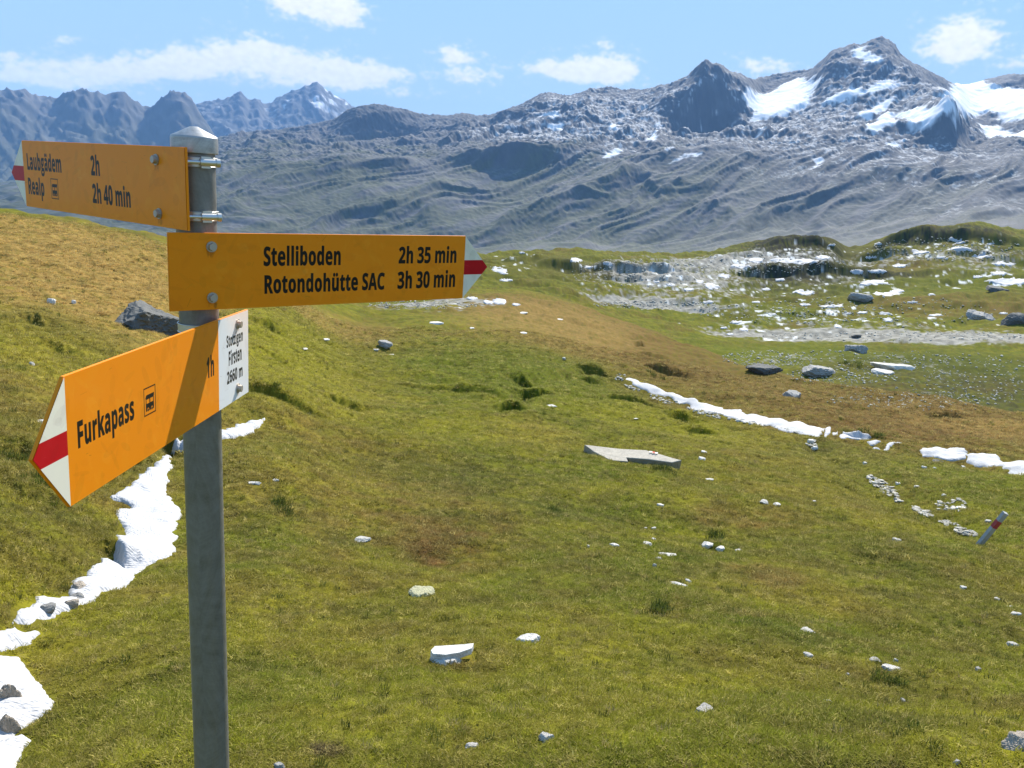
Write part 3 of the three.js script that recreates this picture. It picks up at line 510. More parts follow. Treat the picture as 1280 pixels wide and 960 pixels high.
const streamSnow = snowPatch([...zE([[490, 50], [560, 72], [650, 100], [760, 138], [860, 172], [960, 195], [1080, 225], [1200, 252], [1280, 262]]), ...zD([[100, 272], [180, 282], [240, 292], [275, 305], [262, 340], [240, 356], [200, 340], [130, 322], [60, 310], [0, 292]]), ...zE([[1200, 302], [1100, 275], [1000, 245], [900, 218], [800, 185], [700, 150], [600, 118], [510, 85]])], 'long narrow ribbon of snow lying in the stream bed across the meadow', null, { n: 150, thick: 0.015, rough: 0.06 });
snowPatch(zD([[275, 352], [290, 300], [315, 298], [312, 325], [290, 345]]), 'small upright snow scrap beside the end of the stream snow ribbon', null, { thick: 0.03, n: 20 });
snowPatch(zD([[320, 325], [350, 312], [350, 335], [328, 338]]), 'smallest snow scrap between two others past the snow ribbon', null, { thick: 0.03, n: 14 });
snowPatch(zD([[355, 345], [375, 318], [430, 318], [490, 328], [515, 345], [460, 360], [400, 350], [370, 355]]), 'ragged snow patch in the row beyond the stream snow ribbon', null, { thick: 0.03, rough: 0.04, n: 50 });
snowPatch(zD([[492, 370], [540, 362], [565, 368], [530, 390], [512, 388]]), 'little snow sliver lying just above a longer snow streak', null, { thick: 0.03, n: 20 });
snowPatch(zD([[520, 405], [600, 375], [672, 368], [668, 380], [610, 395], [560, 408]]), 'thin slanting snow streak in the grassy channel', null, { thick: 0.03, n: 36 });
snowPatch(zD([[762, 410], [830, 398], [900, 405], [985, 405], [995, 425], [985, 455], [930, 470], [860, 455], [820, 445], [770, 445]]), 'broad snow patch with a dark stone at its lower edge', null, { n: 60, thick: 0.035 });
snowPatch(zD([[995, 440], [1060, 430], [1150, 440], [1170, 460], [1280, 468], [1400, 480], [1400, 545], [1280, 535], [1210, 533], [1185, 505], [1100, 495], [1050, 495], [990, 475]]), 'large snow patch in the channel above the leaning marker post', null, { n: 70, thick: 0.035 });
console.log('gully snow');
// drifts on the far hills: [px, py, width px, height px]
const farDrifts = [[625, 338, 12, 16], [632, 350, 14, 6], [652, 316, 7, 4], [720, 325, 14, 7], [610, 378, 10, 8], [624, 377, 14, 12], [645, 381, 9, 5], [590, 373, 12, 6], [735, 334, 10, 5], [760, 330, 10, 8], [905, 345, 14, 8], [890, 358, 16, 14], [875, 352, 10, 6], [860, 362, 12, 6], [925, 333, 22, 10], [945, 326, 16, 8], [975, 325, 26, 9], [1005, 327, 34, 9], [1030, 322, 18, 8], [1005, 366, 26, 10], [975, 350, 12, 5], [958, 362, 10, 6], [1040, 383, 30, 6], [1006, 381, 14, 5], [920, 403, 14, 5], [930, 412, 10, 6], [912, 418, 8, 4], [885, 378, 14, 5], [945, 378, 10, 4], [1072, 340, 14, 9], [1097, 339, 22, 6], [1092, 354, 34, 12], [1108, 367, 36, 8], [1122, 364, 18, 6], [1125, 332, 20, 6], [1088, 322, 12, 5], [1078, 391, 12, 4], [1107, 392, 12, 4], [1170, 394, 16, 4], [1254, 392, 10, 4], [1060, 392, 10, 4], [1222, 346, 12, 6], [1260, 352, 46, 14], [1248, 342, 20, 8], [1195, 300, 14, 14], [1200, 312, 30, 8], [1228, 320, 20, 10], [1255, 330, 26, 8], [1180, 322, 16, 6], [1150, 316, 26, 6], [1110, 400, 9, 8], [1047, 408, 7, 7], [965, 393, 10, 4], [905, 410, 8, 4], [1140, 378, 12, 3], [1165, 368, 8, 3], [1098, 305, 10, 4], [1040, 306, 8, 3], [838, 356, 10, 6], [820, 352, 8, 5], [1238, 305, 8, 4]];
const DR = rng(77);
for (const [px, py, w, h] of farDrifts) {
  const poly = []; for (let k = 0; k < 9; k++) { const a = k / 9 * 2 * Math.PI, q = 0.75 + 0.5 * DR(); poly.push([px + Math.cos(a) * w / 2 * q + Math.sin(a) * h * 0.5, py - Math.cos(a) * h * 0.12 + Math.sin(a) * h * 0.3 * q]); }
  const [where] = nearest(px, py, [['behind the tip of the middle sign board', 620, 360], ['around the black rocks of the far slope', 810, 348], ['under the dark knoll on the far hills', 1000, 315], ['on the green slope before the gravel strip', 1010, 400], ['around the dark hollow on the far slope', 1095, 352], ['on the stony side of the highest far hill', 1215, 320]]);
  snowPatch(poly, `small white snow drift ${where}`, `snow drifts ${where}`, { n: 26, thick: 0.03, rough: 0.35 });
}
console.log('drifts');

// ---------------------------------------------------------------- stones
const stoneTex = grainTexture(256, (u, v) => { const n = clamp(0.82 + 0.22 * tileNoise(u, v, 12) + 0.2 * tileNoise(u, v, 50, N2) + 0.1 * tileNoise(u, v, 4, N3), 0.25, 1); return [n, n * 0.985, n * 0.96]; });
const stoneMat = (r, g, b) => new THREE.MeshStandardMaterial({ color: new THREE.Color().setRGB(r, g, b), map: stoneTex, bumpMap: stoneTex, bumpScale: 0.01, roughness: 0.92 });
const palestone = [stoneMat(0.78, 0.75, 0.7), stoneMat(0.66, 0.63, 0.57), stoneMat(0.84, 0.8, 0.74)], greystone = stoneMat(0.36, 0.35, 0.335), darkstone = stoneMat(0.13, 0.13, 0.122), tanstone = stoneMat(0.55, 0.47, 0.38), lichenstone = stoneMat(0.55, 0.53, 0.33), slabstone = stoneMat(0.44, 0.405, 0.34);
// a broken stone: a sphere cut by random planes, roughened, in a box of the given size round the origin
function rockGeo(seed, w, h, d, flat = 0.6, detail = 5) {
  const R = rng(seed), g = new THREE.IcosahedronGeometry(1, detail), p = g.attributes.position, planes = [], v = new THREE.Vector3(), o = 50 * R();
  for (let i = 0; i < 11; i++) { const y = 2 * R() - 1, a = 6.283 * R(), q = Math.sqrt(1 - y * y); planes.push([new THREE.Vector3(Math.cos(a) * q, y * 0.8, Math.sin(a) * q).normalize(), 0.55 + 0.3 * R()]); }
  planes.push([new THREE.Vector3(0.12 * (R() - 0.5), 1, 0.12 * (R() - 0.5)).normalize(), flat]);
  for (let i = 0; i < p.count; i++) {
    v.fromBufferAttribute(p, i).normalize(); let r = 1;
    for (const [n, k] of planes) { const c = v.dot(n); if (c > 0.05) r = Math.min(r, k / c); }
    r *= 1 + 0.07 * N1(v.x * 1.7 + o, v.z * 1.7 + v.y * 1.3) + 0.045 * N2(v.x * 5 + o, v.y * 7 + v.z * 5) + 0.02 * N3(v.x * 13 - v.y * 9, v.z * 13 + o);
    p.setXYZ(i, v.x * r, v.y * r, v.z * r);
  }
  g.computeBoundingBox(); const b = g.boundingBox, c = b.getCenter(new THREE.Vector3()), e = b.getSize(new THREE.Vector3());
  g.translate(-c.x, -c.y, -c.z); g.scale(w / e.x, h / e.y, d / e.z);
  g.deleteAttribute('normal'); g.computeVertexNormals();
  const uv = g.attributes.uv, s = Math.max(1.2 / Math.max(w, d), 1.5);
  for (let i = 0; i < p.count; i++) uv.setXY(i, (p.getX(i) + p.getY(i) * 0.5) * s, (p.getZ(i) + p.getY(i) * 0.7) * s);
  return g;
}
let stoneSeed = 100;
const STONES = [];
function stone(px, py, wpx, hpx, mat, label, group, { up = 0, name = 'stone', turn, flat = 0.55, tilt = 0.12, category = 'stone' } = {}) {
  const p = hit(px, py + hpx * 0.3), w = wpx / FOCAL * p.dist, R = rng(++stoneSeed);
  const vis = hpx / FOCAL * p.dist, sinD = clamp(-ray(px, py)[1], 0.08, 1), cosD = Math.sqrt(1 - sinD * sinD);
  const small = name === 'stone', depth = clamp(vis / sinD * (small ? 0.8 : 0.55), w * 0.4, w), above = Math.max((vis - depth * sinD * (small ? 0.9 : 0.55)) / cosD, w * 0.08) + 0.01 + up, hgt = above * 1.8;
  const m = new THREE.Mesh(rockGeo(stoneSeed * 7 + 1, w, hgt, depth, flat, wpx > 20 ? 11 : 4), mat);
  m.position.set(p.x, p.y + above - hgt / 2, p.z);
  m.rotation.set((R() - 0.5) * tilt * 2, turn ?? Math.atan2(-p.x, -p.z) + (R() - 0.5) * 0.5, (R() - 0.5) * tilt * 2);
  STONES.push([p.x, p.z, w * 0.5]);
  return tag(m, name, label, category, group);
}
// larger, single ones
stone(183, 398, 84, 36, darkstone, 'large dark angular boulder on the hillside, behind the signs', null, { name: 'boulder', category: 'boulder', flat: 0.9 });
stone(955, 461, 44, 11, darkstone, 'long low dark boulder on the crest, left of a pale flat boulder', null, { name: 'boulder', category: 'boulder' });
stone(1023, 463, 38, 12, greystone, 'pale flat boulder on the crest above the small grey rock', null, { name: 'boulder', category: 'boulder' });
stone(991, 494, 22, 9, greystone, 'small grey rock alone on the slope above the stream snow', null, { name: 'boulder', category: 'boulder' });
stone(1070, 436, 26, 10, greystone, 'grey wedge-shaped boulder at the near edge of the gravel strip', null, { name: 'boulder', category: 'boulder', flat: 0.8 });
stone(1075, 371, 28, 8, greystone, 'grey low boulder on the far green slope among snow drifts', null, { name: 'boulder', category: 'boulder' });
stone(1225, 396, 30, 12, greystone, 'broken grey outcrop behind the gravel strip', null, { name: 'boulder', category: 'boulder', flat: 0.9 });
stone(1268, 400, 27, 13, darkstone, 'dark outcrop at the end of the gravel strip', null, { name: 'boulder', category: 'boulder', flat: 0.9 });
stone(1247, 361, 22, 4, darkstone, 'dark rock sticking out of a far snow drift', null, { name: 'boulder', category: 'boulder' });
stone(1070, 420, 12, 4, darkstone, 'small dark rock lying on the pale gravel strip', null, { name: 'boulder', category: 'boulder' });
stone(481, 430, 18, 8, greystone, 'grey flat-topped rock on the meadow under the middle sign board', null, { name: 'boulder', category: 'boulder' });
stone(1115, 458, 48, 7, palestone[1], 'broad pale flat rock pan in the dark stony flat', null, { name: 'boulder', category: 'boulder' });
stone(1103, 466, 26, 7, palestone[1], 'smaller pale rock pan just below the broad one', null, { name: 'boulder', category: 'boulder' });
stone(528, 737, 34, 20, lichenstone, 'rounded stone with yellow green lichen sunk in the grass', null, { flat: 0.7 });
stone(660, 797, 31, 13, palestone[2], 'white leaf-shaped flat stone lying in the grass', null, { tilt: 0.03 });
stone(453, 673, 22, 7, palestone[1], 'pale flat stone on the meadow right of the signpost pole', null, { tilt: 0.03 });
stone(1276, 928, 36, 26, tanstone, 'rounded tan stone half hidden in the grass', null, { flat: 0.8 });
stone(683, 921, 19, 12, palestone[2], 'white stone in the near grass, larger than the one beside it', null, { });
stone(590, 932, 17, 9, palestone[2], 'small white stone in the near grass beside a larger one', null, { });
stone(882, 887, 22, 15, palestone[1], 'pale chipped stone alone in the green grass', null, { });
stone(1008, 788, 20, 11, palestone[1], 'grey pointed stone lying in the grass', null, { flat: 0.8 });
stone(12, 878, 26, 20, tanstone, 'round pale boulder sitting in the rounded snow patch', null, { name: 'boulder', category: 'boulder', up: 0.04, flat: 0.8 });
stone(10, 912, 24, 14, tanstone, 'smaller tan boulder below the round one in the snow', null, { name: 'boulder', category: 'boulder', up: 0.035, flat: 0.8 });
stone(96, 749, 20, 9, greystone, 'dark grey stone on the lower end of the long snow bed', null, { flat: 0.7, up: 0.03 });
stone(88, 757, 18, 6, tanstone, 'brown flat stone beside the dark one on the snow', null, { flat: 0.7, up: 0.03 });
stone(58, 763, 20, 9, greystone, 'grey stone at the tip of the long snow bed', null, { flat: 0.7, up: 0.03 });
stone(99, 735, 16, 8, tanstone, 'tan stone on the upper edge of the snow bed tip', null, { flat: 0.7, up: 0.03 });
stone(1172, 576, 12, 5, darkstone, 'small dark stone at the lower edge of the broad snow patch', null, { flat: 0.8 });
// small pale stones strewn over the turf: [px, py, w, h]
const strewn = [[768, 681, 13, 5], [808, 679, 13, 7], [838, 693, 16, 6], [826, 692, 10, 4], [822, 698, 10, 3], [817, 674, 5, 3], [817, 660, 6, 3], [807, 660, 4, 2], [885, 680, 15, 9], [901, 685, 13, 7], [924, 688, 10, 4], [848, 730, 24, 6], [860, 726, 8, 3], [955, 627, 11, 6], [971, 630, 9, 4], [825, 631, 10, 5], [887, 599, 10, 3], [877, 574, 9, 6], [880, 565, 8, 4], [1094, 825, 14, 7], [1114, 835, 20, 9], [1119, 827, 6, 5], [1034, 878, 13, 7], [1010, 819, 12, 5], [1059, 845, 4, 4], [1121, 675, 10, 5], [1262, 759, 8, 4], [1270, 767, 11, 4], [1266, 805, 13, 5], [1203, 635, 12, 5], [1191, 634, 5, 3], [1235, 652, 6, 4], [1018, 627, 5, 3], [735, 683, 4, 3], [818, 707, 5, 4], [1196, 954, 7, 4], [1128, 876, 6, 4], [1222, 837, 6, 4], [1246, 749, 6, 3], [1204, 735, 7, 4], [1146, 608, 6, 3], [1122, 604, 6, 3], [1180, 619, 5, 3], [350, 958, 14, 8], [64, 378, 9, 7], [52, 527, 12, 5], [40, 455, 6, 4], [92, 378, 5, 4], [318, 604, 16, 3], [344, 600, 10, 3], [545, 403, 18, 3], [408, 424, 8, 2], [380, 436, 10, 3], [590, 410, 6, 2], [470, 437, 8, 3], [489, 443, 7, 2], [655, 391, 10, 3], [700, 399, 8, 2], [690, 507, 14, 3], [654, 416, 10, 3], [795, 523, 6, 2], [705, 448, 5, 3], [1013, 552, 8, 6], [1018, 560, 8, 5], [1155, 584, 6, 3], [1204, 584, 5, 3], [1168, 585, 4, 2], [1081, 579, 5, 3]];
strewn.forEach(([px, py, w, h], i) => {
  const [where] = nearest(px, py, [['in the grassy hollow below the long slab', 825, 685], ['beside the clump in the next hollow', 900, 683], ['on the slope past the long slab', 880, 585], ['on the bump between slab and marker post', 965, 628], ['in the near meadow before the marker post', 1090, 840], ['in the grass around the marker post', 1225, 680], ['near the rubble channel', 1150, 595], ['at the end of the snow ribbon', 1015, 556], ['at the foot of the signpost pole', 350, 958], ['on the hillside behind the left boards', 60, 430], ['just right of the pole', 330, 602], ['on the slope under the middle sign board', 460, 430], ['on the meadow between middle board and snow ribbon', 700, 440]]);
  stone(px, py, w, h, palestone[i % 3], `small pale stone ${where}`, `pale stones ${where}`);
});

// the long stone slab with its dark broken front
{
  const c = hit(790, 578), ga = hit(735, 562), gb = hit(850, 583), top = 0, xa = ga.x, ya = ga.y + 0.28, sl = (gb.y + 0.48 - ya) / (gb.x - xa), plane = (x) => ya + (x - xa) * sl;
  const onTop = (x, y) => { const d = ray(660 + x / 4, 460 + y / 4), t = (ya - sl * xa - EYE.y) / (d[1] - sl * d[0]); return [d[0] * t, d[2] * t]; };
  const outline = [[285, 383], [460, 402], [590, 411], [660, 428], [722, 450], [764, 460], [720, 469], [600, 458], [490, 446], [498, 464], [415, 458], [330, 411]].map(([x, y]) => onTop(x, y));
  const R = rng(4), sh = new THREE.Shape(outline.map(([x, z]) => new THREE.Vector2(x, -z)));
  const g = new THREE.ExtrudeGeometry(sh, { depth: 0.62, bevelEnabled: true, bevelThickness: 0.015, bevelSize: 0.012, bevelSegments: 2 });
  g.rotateX(-Math.PI / 2); g.translate(0, top - 0.62 - 0.015, 0);
  const p = g.attributes.position; for (let i = 0; i < p.count; i++) { const x = p.getX(i), z = p.getZ(i), y = p.getY(i); p.setXYZ(i, x, y + plane(x) + (y > top - 0.1 ? 0.02 * N1(x * 1.1, z * 1.1) : 0), z + (y < top - 0.1 ? 0.06 * N2(x * 2, 1) - 0.3 : 0)); } // the front is undercut
  g.computeVertexNormals();
  const m = new THREE.Mesh(g, slabstone), grp = new THREE.Group(); m.name = 'slab'; grp.add(m);
  // the trail mark painted on top: white and red
  const mark = (x, y, w, h, rgb, n) => { const [a, b] = onTop(x - w / 2, y), [e, f] = onTop(x + w / 2, y), [s, t] = onTop(x, y - h / 2), [u, v] = onTop(x, y + h / 2); const q = new THREE.Mesh(new THREE.PlaneGeometry(Math.hypot(e - a, f - b), Math.hypot(u - s, v - t)), new THREE.MeshStandardMaterial({ color: new THREE.Color().setRGB(...rgb), roughness: 0.8 })); q.rotation.x = -Math.PI / 2; q.position.set((a + e) / 2, plane((a + e) / 2) + 0.026, (b + f) / 2); q.name = n; m.add(q); };
  mark(614, 424, 14, 5, [0.75, 0.75, 0.74], 'paint_mark'); mark(628, 427, 13, 6, [0.6, 0.05, 0.05], 'paint_mark'); mark(642, 430, 13, 5, [0.75, 0.75, 0.74], 'paint_mark');
  tag(grp, 'stone_slab', 'long grey stone slab with a flat top and dark broken front', 'stone slab');
  SNOWBEDS.push({ P: outline, box: [Math.min(...outline.map((p) => p[0])), Math.max(...outline.map((p) => p[0])), Math.min(...outline.map((p) => p[1])), Math.max(...outline.map((p) => p[1]))] }); // no turf grows through it
}
// the pointed flat stone with a crack, propped on bare earth
{
  const c = hit(565, 822), top = c.y + 0.055, on = (x, y) => { const d = ray(400 + x / 3, 640 + y / 3), t = (top - EYE.y) / d[1]; return [d[0] * t, d[2] * t]; };
  const o = [[418, 520], [432, 506], [480, 503], [540, 499], [574, 495], [566, 512], [520, 528], [470, 536], [425, 532]].map(([x, y]) => on(x, y));
  const g = new THREE.ExtrudeGeometry(new THREE.Shape(o.map(([x, z]) => new THREE.Vector2(x, -z))), { depth: 0.03, bevelEnabled: true, bevelThickness: 0.004, bevelSize: 0.004, bevelSegments: 2 });
  g.rotateX(-Math.PI / 2); g.translate(0, top - 0.03, 0);
  const m = new THREE.Mesh(g, palestone[0]);
  const under = new THREE.Mesh(rockGeo(991, 0.19, 0.1, 0.1, 0.9, 6), palestone[0]); const q = on(470, 545); under.position.set(q[0], top - 0.065, q[1] - 0.03);
  m.name = 'upper_slab'; under.name = 'lower_layer'; const grp = new THREE.Group(); grp.add(m, under);
  tag(grp, 'split_stone', 'pointed white split stone propped on reddish bare earth', 'stone'); STONES.push([c.x, c.z, 0.14]);
}
// rubble lying in channels and scree on the stony flats: countless
function rubble(name, label, spots, count, size, mats, seed) {
  const R = rng(seed), im = new THREE.InstancedMesh(rockGeo(seed * 3, 1, 0.6, 0.8, 0.7, 1), mats, count), M = new THREE.Matrix4(), q = new THREE.Quaternion(), e = new THREE.Euler(), cc = new THREE.Color();
  for (let i = 0; i < count; i++) {
    const s = spots[Math.floor(R() * spots.length)], a = 2 * Math.PI * R(), k = Math.sqrt(R()), p = hit(s[0] + Math.cos(a) * k * s[2], s[1] + Math.sin(a) * k * s[3] + (s[4] || 0) * Math.cos(a) * k * s[2]);
    const w = size(p, R) * (0.5 + 1.1 * R() * R());
    e.set(0.4 * (R() - 0.5), 6.28 * R(), 0.4 * (R() - 0.5)); q.setFromEuler(e);
    M.compose(new THREE.Vector3(p.x, p.y + w * 0.12, p.z), q, new THREE.Vector3(w, w * (0.5 + 0.5 * R()), w)); im.setMatrixAt(i, M);
    const v = 0.55 + 0.55 * R(); im.setColorAt(i, cc.setRGB(v, v, v * 0.97));
  }
  tag(im, name, label, 'rubble', null, 'stuff');
}
rubble('rubble', 'grey and pale rubble lining the small channel below the snow scraps', [[1092, 602, 8, 6, 0.6], [1105, 612, 12, 6, 0.6], [1115, 620, 12, 6, 0.6], [1108, 609, 14, 5, 0.6], [1150, 640, 12, 3, 0.6], [1158, 643, 8, 3, 0.5], [1188, 656, 14, 3, 0.35], [1208, 666, 14, 4, 0.2], [1015, 556, 7, 6], [1190, 633, 20, 8]], 300, (p) => 0.105, palestone[1], 31);
rubble('rubble', 'pebbles along the lower bank of the stream snow ribbon', [[790, 485, 10, 3, 0.3], [830, 500, 20, 4, 0.3], [880, 517, 25, 2.5, 0.27], [930, 527, 25, 2, 0.2], [980, 537, 30, 2, 0.2], [775, 472, 8, 4]], 200, (p) => 0.16, palestone[1], 32);
rubble('scree', 'pale stones strewn over the dark stony flat', [[1180, 480, 130, 34], [1230, 470, 80, 30], [1080, 450, 110, 14], [1050, 470, 70, 10], [960, 448, 60, 10], [1150, 500, 120, 10]], 1500, (p) => 0.0022 * p.dist, palestone[1], 33);
rubble('scree', 'pale stones and rubble covering the far slopes and gravel strip', [[1130, 420, 180, 6], [820, 381, 80, 5], [800, 342, 90, 16], [950, 330, 110, 12], [530, 381, 70, 5], [1180, 312, 100, 16], [1000, 390, 130, 14], [1100, 390, 150, 20]], 2200, (p) => 0.0022 * p.dist, palestone[1], 34);
console.log('stones');

// ---------------------------------------------------------------- leaning trail marker post
{
  const b = hit(1223, 682), grp = new THREE.Group(); grp.position.set(b.x, b.y, b.z);
  const ux = b.x / b.r, uz = b.z / b.r, d = ray(1257, 641); // top lies in the plane facing the viewer through the foot
  const t = (b.x * ux + b.z * uz) / (d[0] * ux + d[2] * uz), T = new THREE.Vector3(EYE.x + d[0] * t - b.x, EYE.y + d[1] * t - b.y, d[2] * t - b.z), L = T.length();
  const white = new THREE.MeshStandardMaterial({ color: new THREE.Color().setRGB(0.42, 0.42, 0.41), map: stoneTex, roughness: 0.7 }), red = new THREE.MeshStandardMaterial({ color: new THREE.Color().setRGB(0.45, 0.05, 0.05), map: stoneTex, roughness: 0.7 });
  const w = 4.8 / FOCAL * b.dist;
  const seg = (n, a, e, k, mat) => { const m = new THREE.Mesh(new THREE.BoxGeometry(w * k, (e - a) * L, w * k), mat); m.position.y = (a + e) / 2 * L; m.name = n; grp.add(m); };
  seg('shaft', -0.25, 0.56, 1, white); seg('red_band', 0.56, 0.76, 1.03, red); seg('post_top', 0.76, 1, 1, white);
  grp.quaternion.setFromUnitVectors(new THREE.Vector3(0, 1, 0), T.clone().normalize());
  tag(grp, 'marker_post', 'leaning white trail marker post with a red band', 'marker post');
}

// ---------------------------------------------------------------- the signpost
const POLE = new THREE.Vector3(-0.5019, 0, -1.3199), PR = 0.03;
const poleY = (py) => { let lo = -2, hi = 0.6; for (let i = 0; i < 40; i++) { const m = (lo + hi) / 2, v = new THREE.Vector3(POLE.x, EYE.y + m, POLE.z).applyMatrix4(camera.matrixWorldInverse); const y = 480 - FOCAL * v.y / -v.z; if (y > py) lo = m; else hi = m; } return (lo + hi) / 2; };
camera.updateMatrixWorld(true);
{
  const steelMap = grainTexture(512, (u, v) => { const n = clamp(0.72 + 0.14 * tileNoise(u, v, 6) + 0.1 * tileNoise(u, v, 26, N2) + 0.08 * tileNoise(u, v, 90, N3), 0.15, 1); return [n, n, n]; });
  const steel = new THREE.MeshStandardMaterial({ color: new THREE.Color().setRGB(0.24, 0.235, 0.215), map: steelMap, roughness: 0.62, metalness: 0.35, roughnessMap: steelMap });
  const capMat = new THREE.MeshStandardMaterial({ color: new THREE.Color().setRGB(0.5, 0.5, 0.49), roughness: 0.42, metalness: 0.6, map: steelMap });
  const chrome = new THREE.MeshStandardMaterial({ color: new THREE.Color().setRGB(0.6, 0.585, 0.56), roughness: 0.4, metalness: 0.9 });
  const boltMat = new THREE.MeshStandardMaterial({ color: new THREE.Color().setRGB(0.42, 0.38, 0.33), roughness: 0.5, metalness: 0.7 });
  const paint = (c) => new THREE.MeshPhysicalMaterial({ color: c, roughness: 0.5, specularIntensity: 0.35, clearcoat: 0.1, clearcoatRoughness: 0.12 });
  const ORANGE = new THREE.Color().setRGB(0.8, 0.24, 0.002);
  const post = new THREE.Group(), gy = H(POLE.x, POLE.z); post.position.set(POLE.x, gy, POLE.z);
  const local = (wy) => wy - gy; // heights above the foot
  const top = local(EYE.y + poleY(163) - 0), capBot = local(EYE.y + poleY(190));
  const tube = new THREE.Mesh(new THREE.CylinderGeometry(PR, PR, capBot + 0.4, 48, 1), steel); tube.position.y = (capBot - 0.4) / 2; tube.name = 'pole';
  { const uv = tube.geometry.attributes.uv; for (let i = 0; i < uv.count; i++) uv.setXY(i, uv.getX(i) * 0.6, uv.getY(i) * 5); }
  post.add(tube);
  const cap = new THREE.Mesh(new THREE.LatheGeometry([[0, 0], [PR + 0.0035, 0], [PR + 0.0042, 0.0015], [PR + 0.0042, top - capBot - 0.009], [PR + 0.003, top - capBot - 0.006], [PR * 0.55, top - capBot + 0.002], [0.006, top - capBot + 0.0075], [0, top - capBot + 0.008]].map(([a, b]) => new THREE.Vector2(a, b)), 48), capMat);
  cap.position.y = capBot - 0.002; cap.name = 'cap'; post.add(cap);

  const S = [ // turn, offset, centre height, orange from, to, tip, height, tilt
    { th: 0.6767, off: 0.0414, yc: -0.0516, a: 0.0451, b: -0.52, t: -0.5772, h: 0.1183, ti: 0.0071 },
    { th: -0.6999, off: 0.042, yc: -0.1735, a: -0.0573, b: 0.4842, t: 0.5395, h: 0.1162, ti: -0.0066 },
    { th: -1.5469, off: 0.043, yc: -0.3203, a: 0.0978, b: -0.466, t: -0.5283, h: 0.1436, ti: -0.0285 },
  ];
  function sign(k, draw, label, boltsAt) {
    const s = S[k], g = new THREE.Group(); g.name = 'sign_board'; g.userData.label = label;
    g.position.set(0, local(EYE.y + s.yc), 0); g.rotation.order = 'YXZ'; g.rotation.set(0, -s.th, s.ti);
    const x0 = Math.min(s.a, s.t), x1 = Math.max(s.a, s.t), y0 = -s.h / 2, wd = x1 - x0, TH = 0.004;
    const shape = () => { const p = new THREE.Shape(); const e = 0.0015; p.moveTo(s.a, -s.h / 2); p.lineTo(s.b, -s.h / 2); p.lineTo(s.t, 0); p.lineTo(s.b, s.h / 2); p.lineTo(s.a, s.h / 2); p.closePath(); return p; };
    const plate = new THREE.Mesh(new THREE.ExtrudeGeometry(shape(), { depth: TH - 0.0012, bevelEnabled: true, bevelThickness: 0.0006, bevelSize: 0.0006, bevelSegments: 2 }), paint(ORANGE));
    plate.position.z = s.off - TH + 0.0006; plate.name = 'plate'; g.add(plate);
    const CW = 2048, CH = Math.round(CW * s.h / wd), cv = document.createElement('canvas'); cv.width = CW; cv.height = CH;
    const c = cv.getContext('2d'), X = (x) => (x - x0) / wd * CW, Y = (y) => (1 - (y - y0) / s.h) * CH;
    c.fillStyle = '#ea9000'; c.fillStyle = '#' + ORANGE.getHexString(THREE.SRGBColorSpace); c.fillRect(0, 0, CW, CH);
    const rect = (a, b, ya, yb, f) => { c.fillStyle = f; c.fillRect(Math.min(X(a), X(b)), Math.min(Y(ya), Y(yb)), Math.abs(X(b) - X(a)), Math.abs(Y(yb) - Y(ya))); };
    rect(s.b, s.t, -s.h, s.h, '#e0dac8'); rect(s.b, s.t, -0.0135, 0.0135, '#b30014');
    const text = (str, xa, xb, base, cap) => { c.save(); c.fillStyle = '#141310'; c.font = 'bold 200px sans-serif'; const mw = c.measureText(str).width, sy = cap / s.h * CH / (200 * 0.714), sx = (X(xb) - X(xa)) / mw; c.translate(X(xa), Y(base)); c.scale(sx, sy); c.lineWidth = 7; c.lineJoin = 'round'; c.strokeStyle = '#141310'; c.fillText(str, 0, 0); c.strokeText(str, 0, 0); c.restore(); };
    const bus = (xa, xb, ya, yb) => {
      const L = X(xa), T = Y(yb), w = X(xb) - L, h = Y(ya) - T; c.strokeStyle = '#141310'; c.lineWidth = w * 0.05; c.strokeRect(L, T, w, h); c.fillStyle = '#141310';
      c.fillRect(L + w * 0.14, T + h * 0.36, w * 0.72, h * 0.5); c.beginPath(); c.moveTo(L + w * 0.1, T + h * 0.38); c.lineTo(L + w * 0.2, T + h * 0.26); c.lineTo(L + w * 0.9, T + h * 0.26); c.lineTo(L + w * 0.86, T + h * 0.4); c.closePath(); c.fill();
      c.fillStyle = '#' + ORANGE.getHexString(THREE.SRGBColorSpace); c.fillRect(L + w * 0.2, T + h * 0.42, w * 0.26, h * 0.16); c.fillRect(L + w * 0.54, T + h * 0.42, w * 0.26, h * 0.16);
      c.beginPath(); c.arc(L + w * 0.34, T + h * 0.82, w * 0.09, 0, 7); c.arc(L + w * 0.68, T + h * 0.82, w * 0.09, 0, 7); c.fill(); c.fillStyle = '#141310'; c.beginPath(); c.arc(L + w * 0.34, T + h * 0.83, w * 0.06, 0, 7); c.arc(L + w * 0.68, T + h * 0.83, w * 0.06, 0, 7); c.fill();
    };
    draw({ rect, text, bus, c, X, Y, s });
    { // weather: faint bleached and dirty patches, fine scratches, grime running from the bolts
      const w = rng(700 + k);
      for (let i = 0; i < 260; i++) { const a = 0.012 + 0.03 * w(); c.fillStyle = w() > 0.5 ? `rgba(255,235,200,${a})` : `rgba(60,40,20,${a})`; c.beginPath(); c.ellipse(w() * CW, w() * CH, 8 + 60 * w(), 4 + 24 * w(), 3 * w(), 0, 7); c.fill(); }
      for (let i = 0; i < 46; i++) { const x = w() * CW, y = w() * CH, a = 6.28 * w(), l = 12 + 70 * w(); c.strokeStyle = w() > 0.4 ? `rgba(255,240,215,${0.08 + 0.16 * w()})` : `rgba(40,25,10,${0.1 + 0.2 * w()})`; c.lineWidth = 0.8 + 1.2 * w(); c.beginPath(); c.moveTo(x, y); c.lineTo(x + Math.cos(a) * l, y + Math.sin(a) * l * 0.6); c.stroke(); }
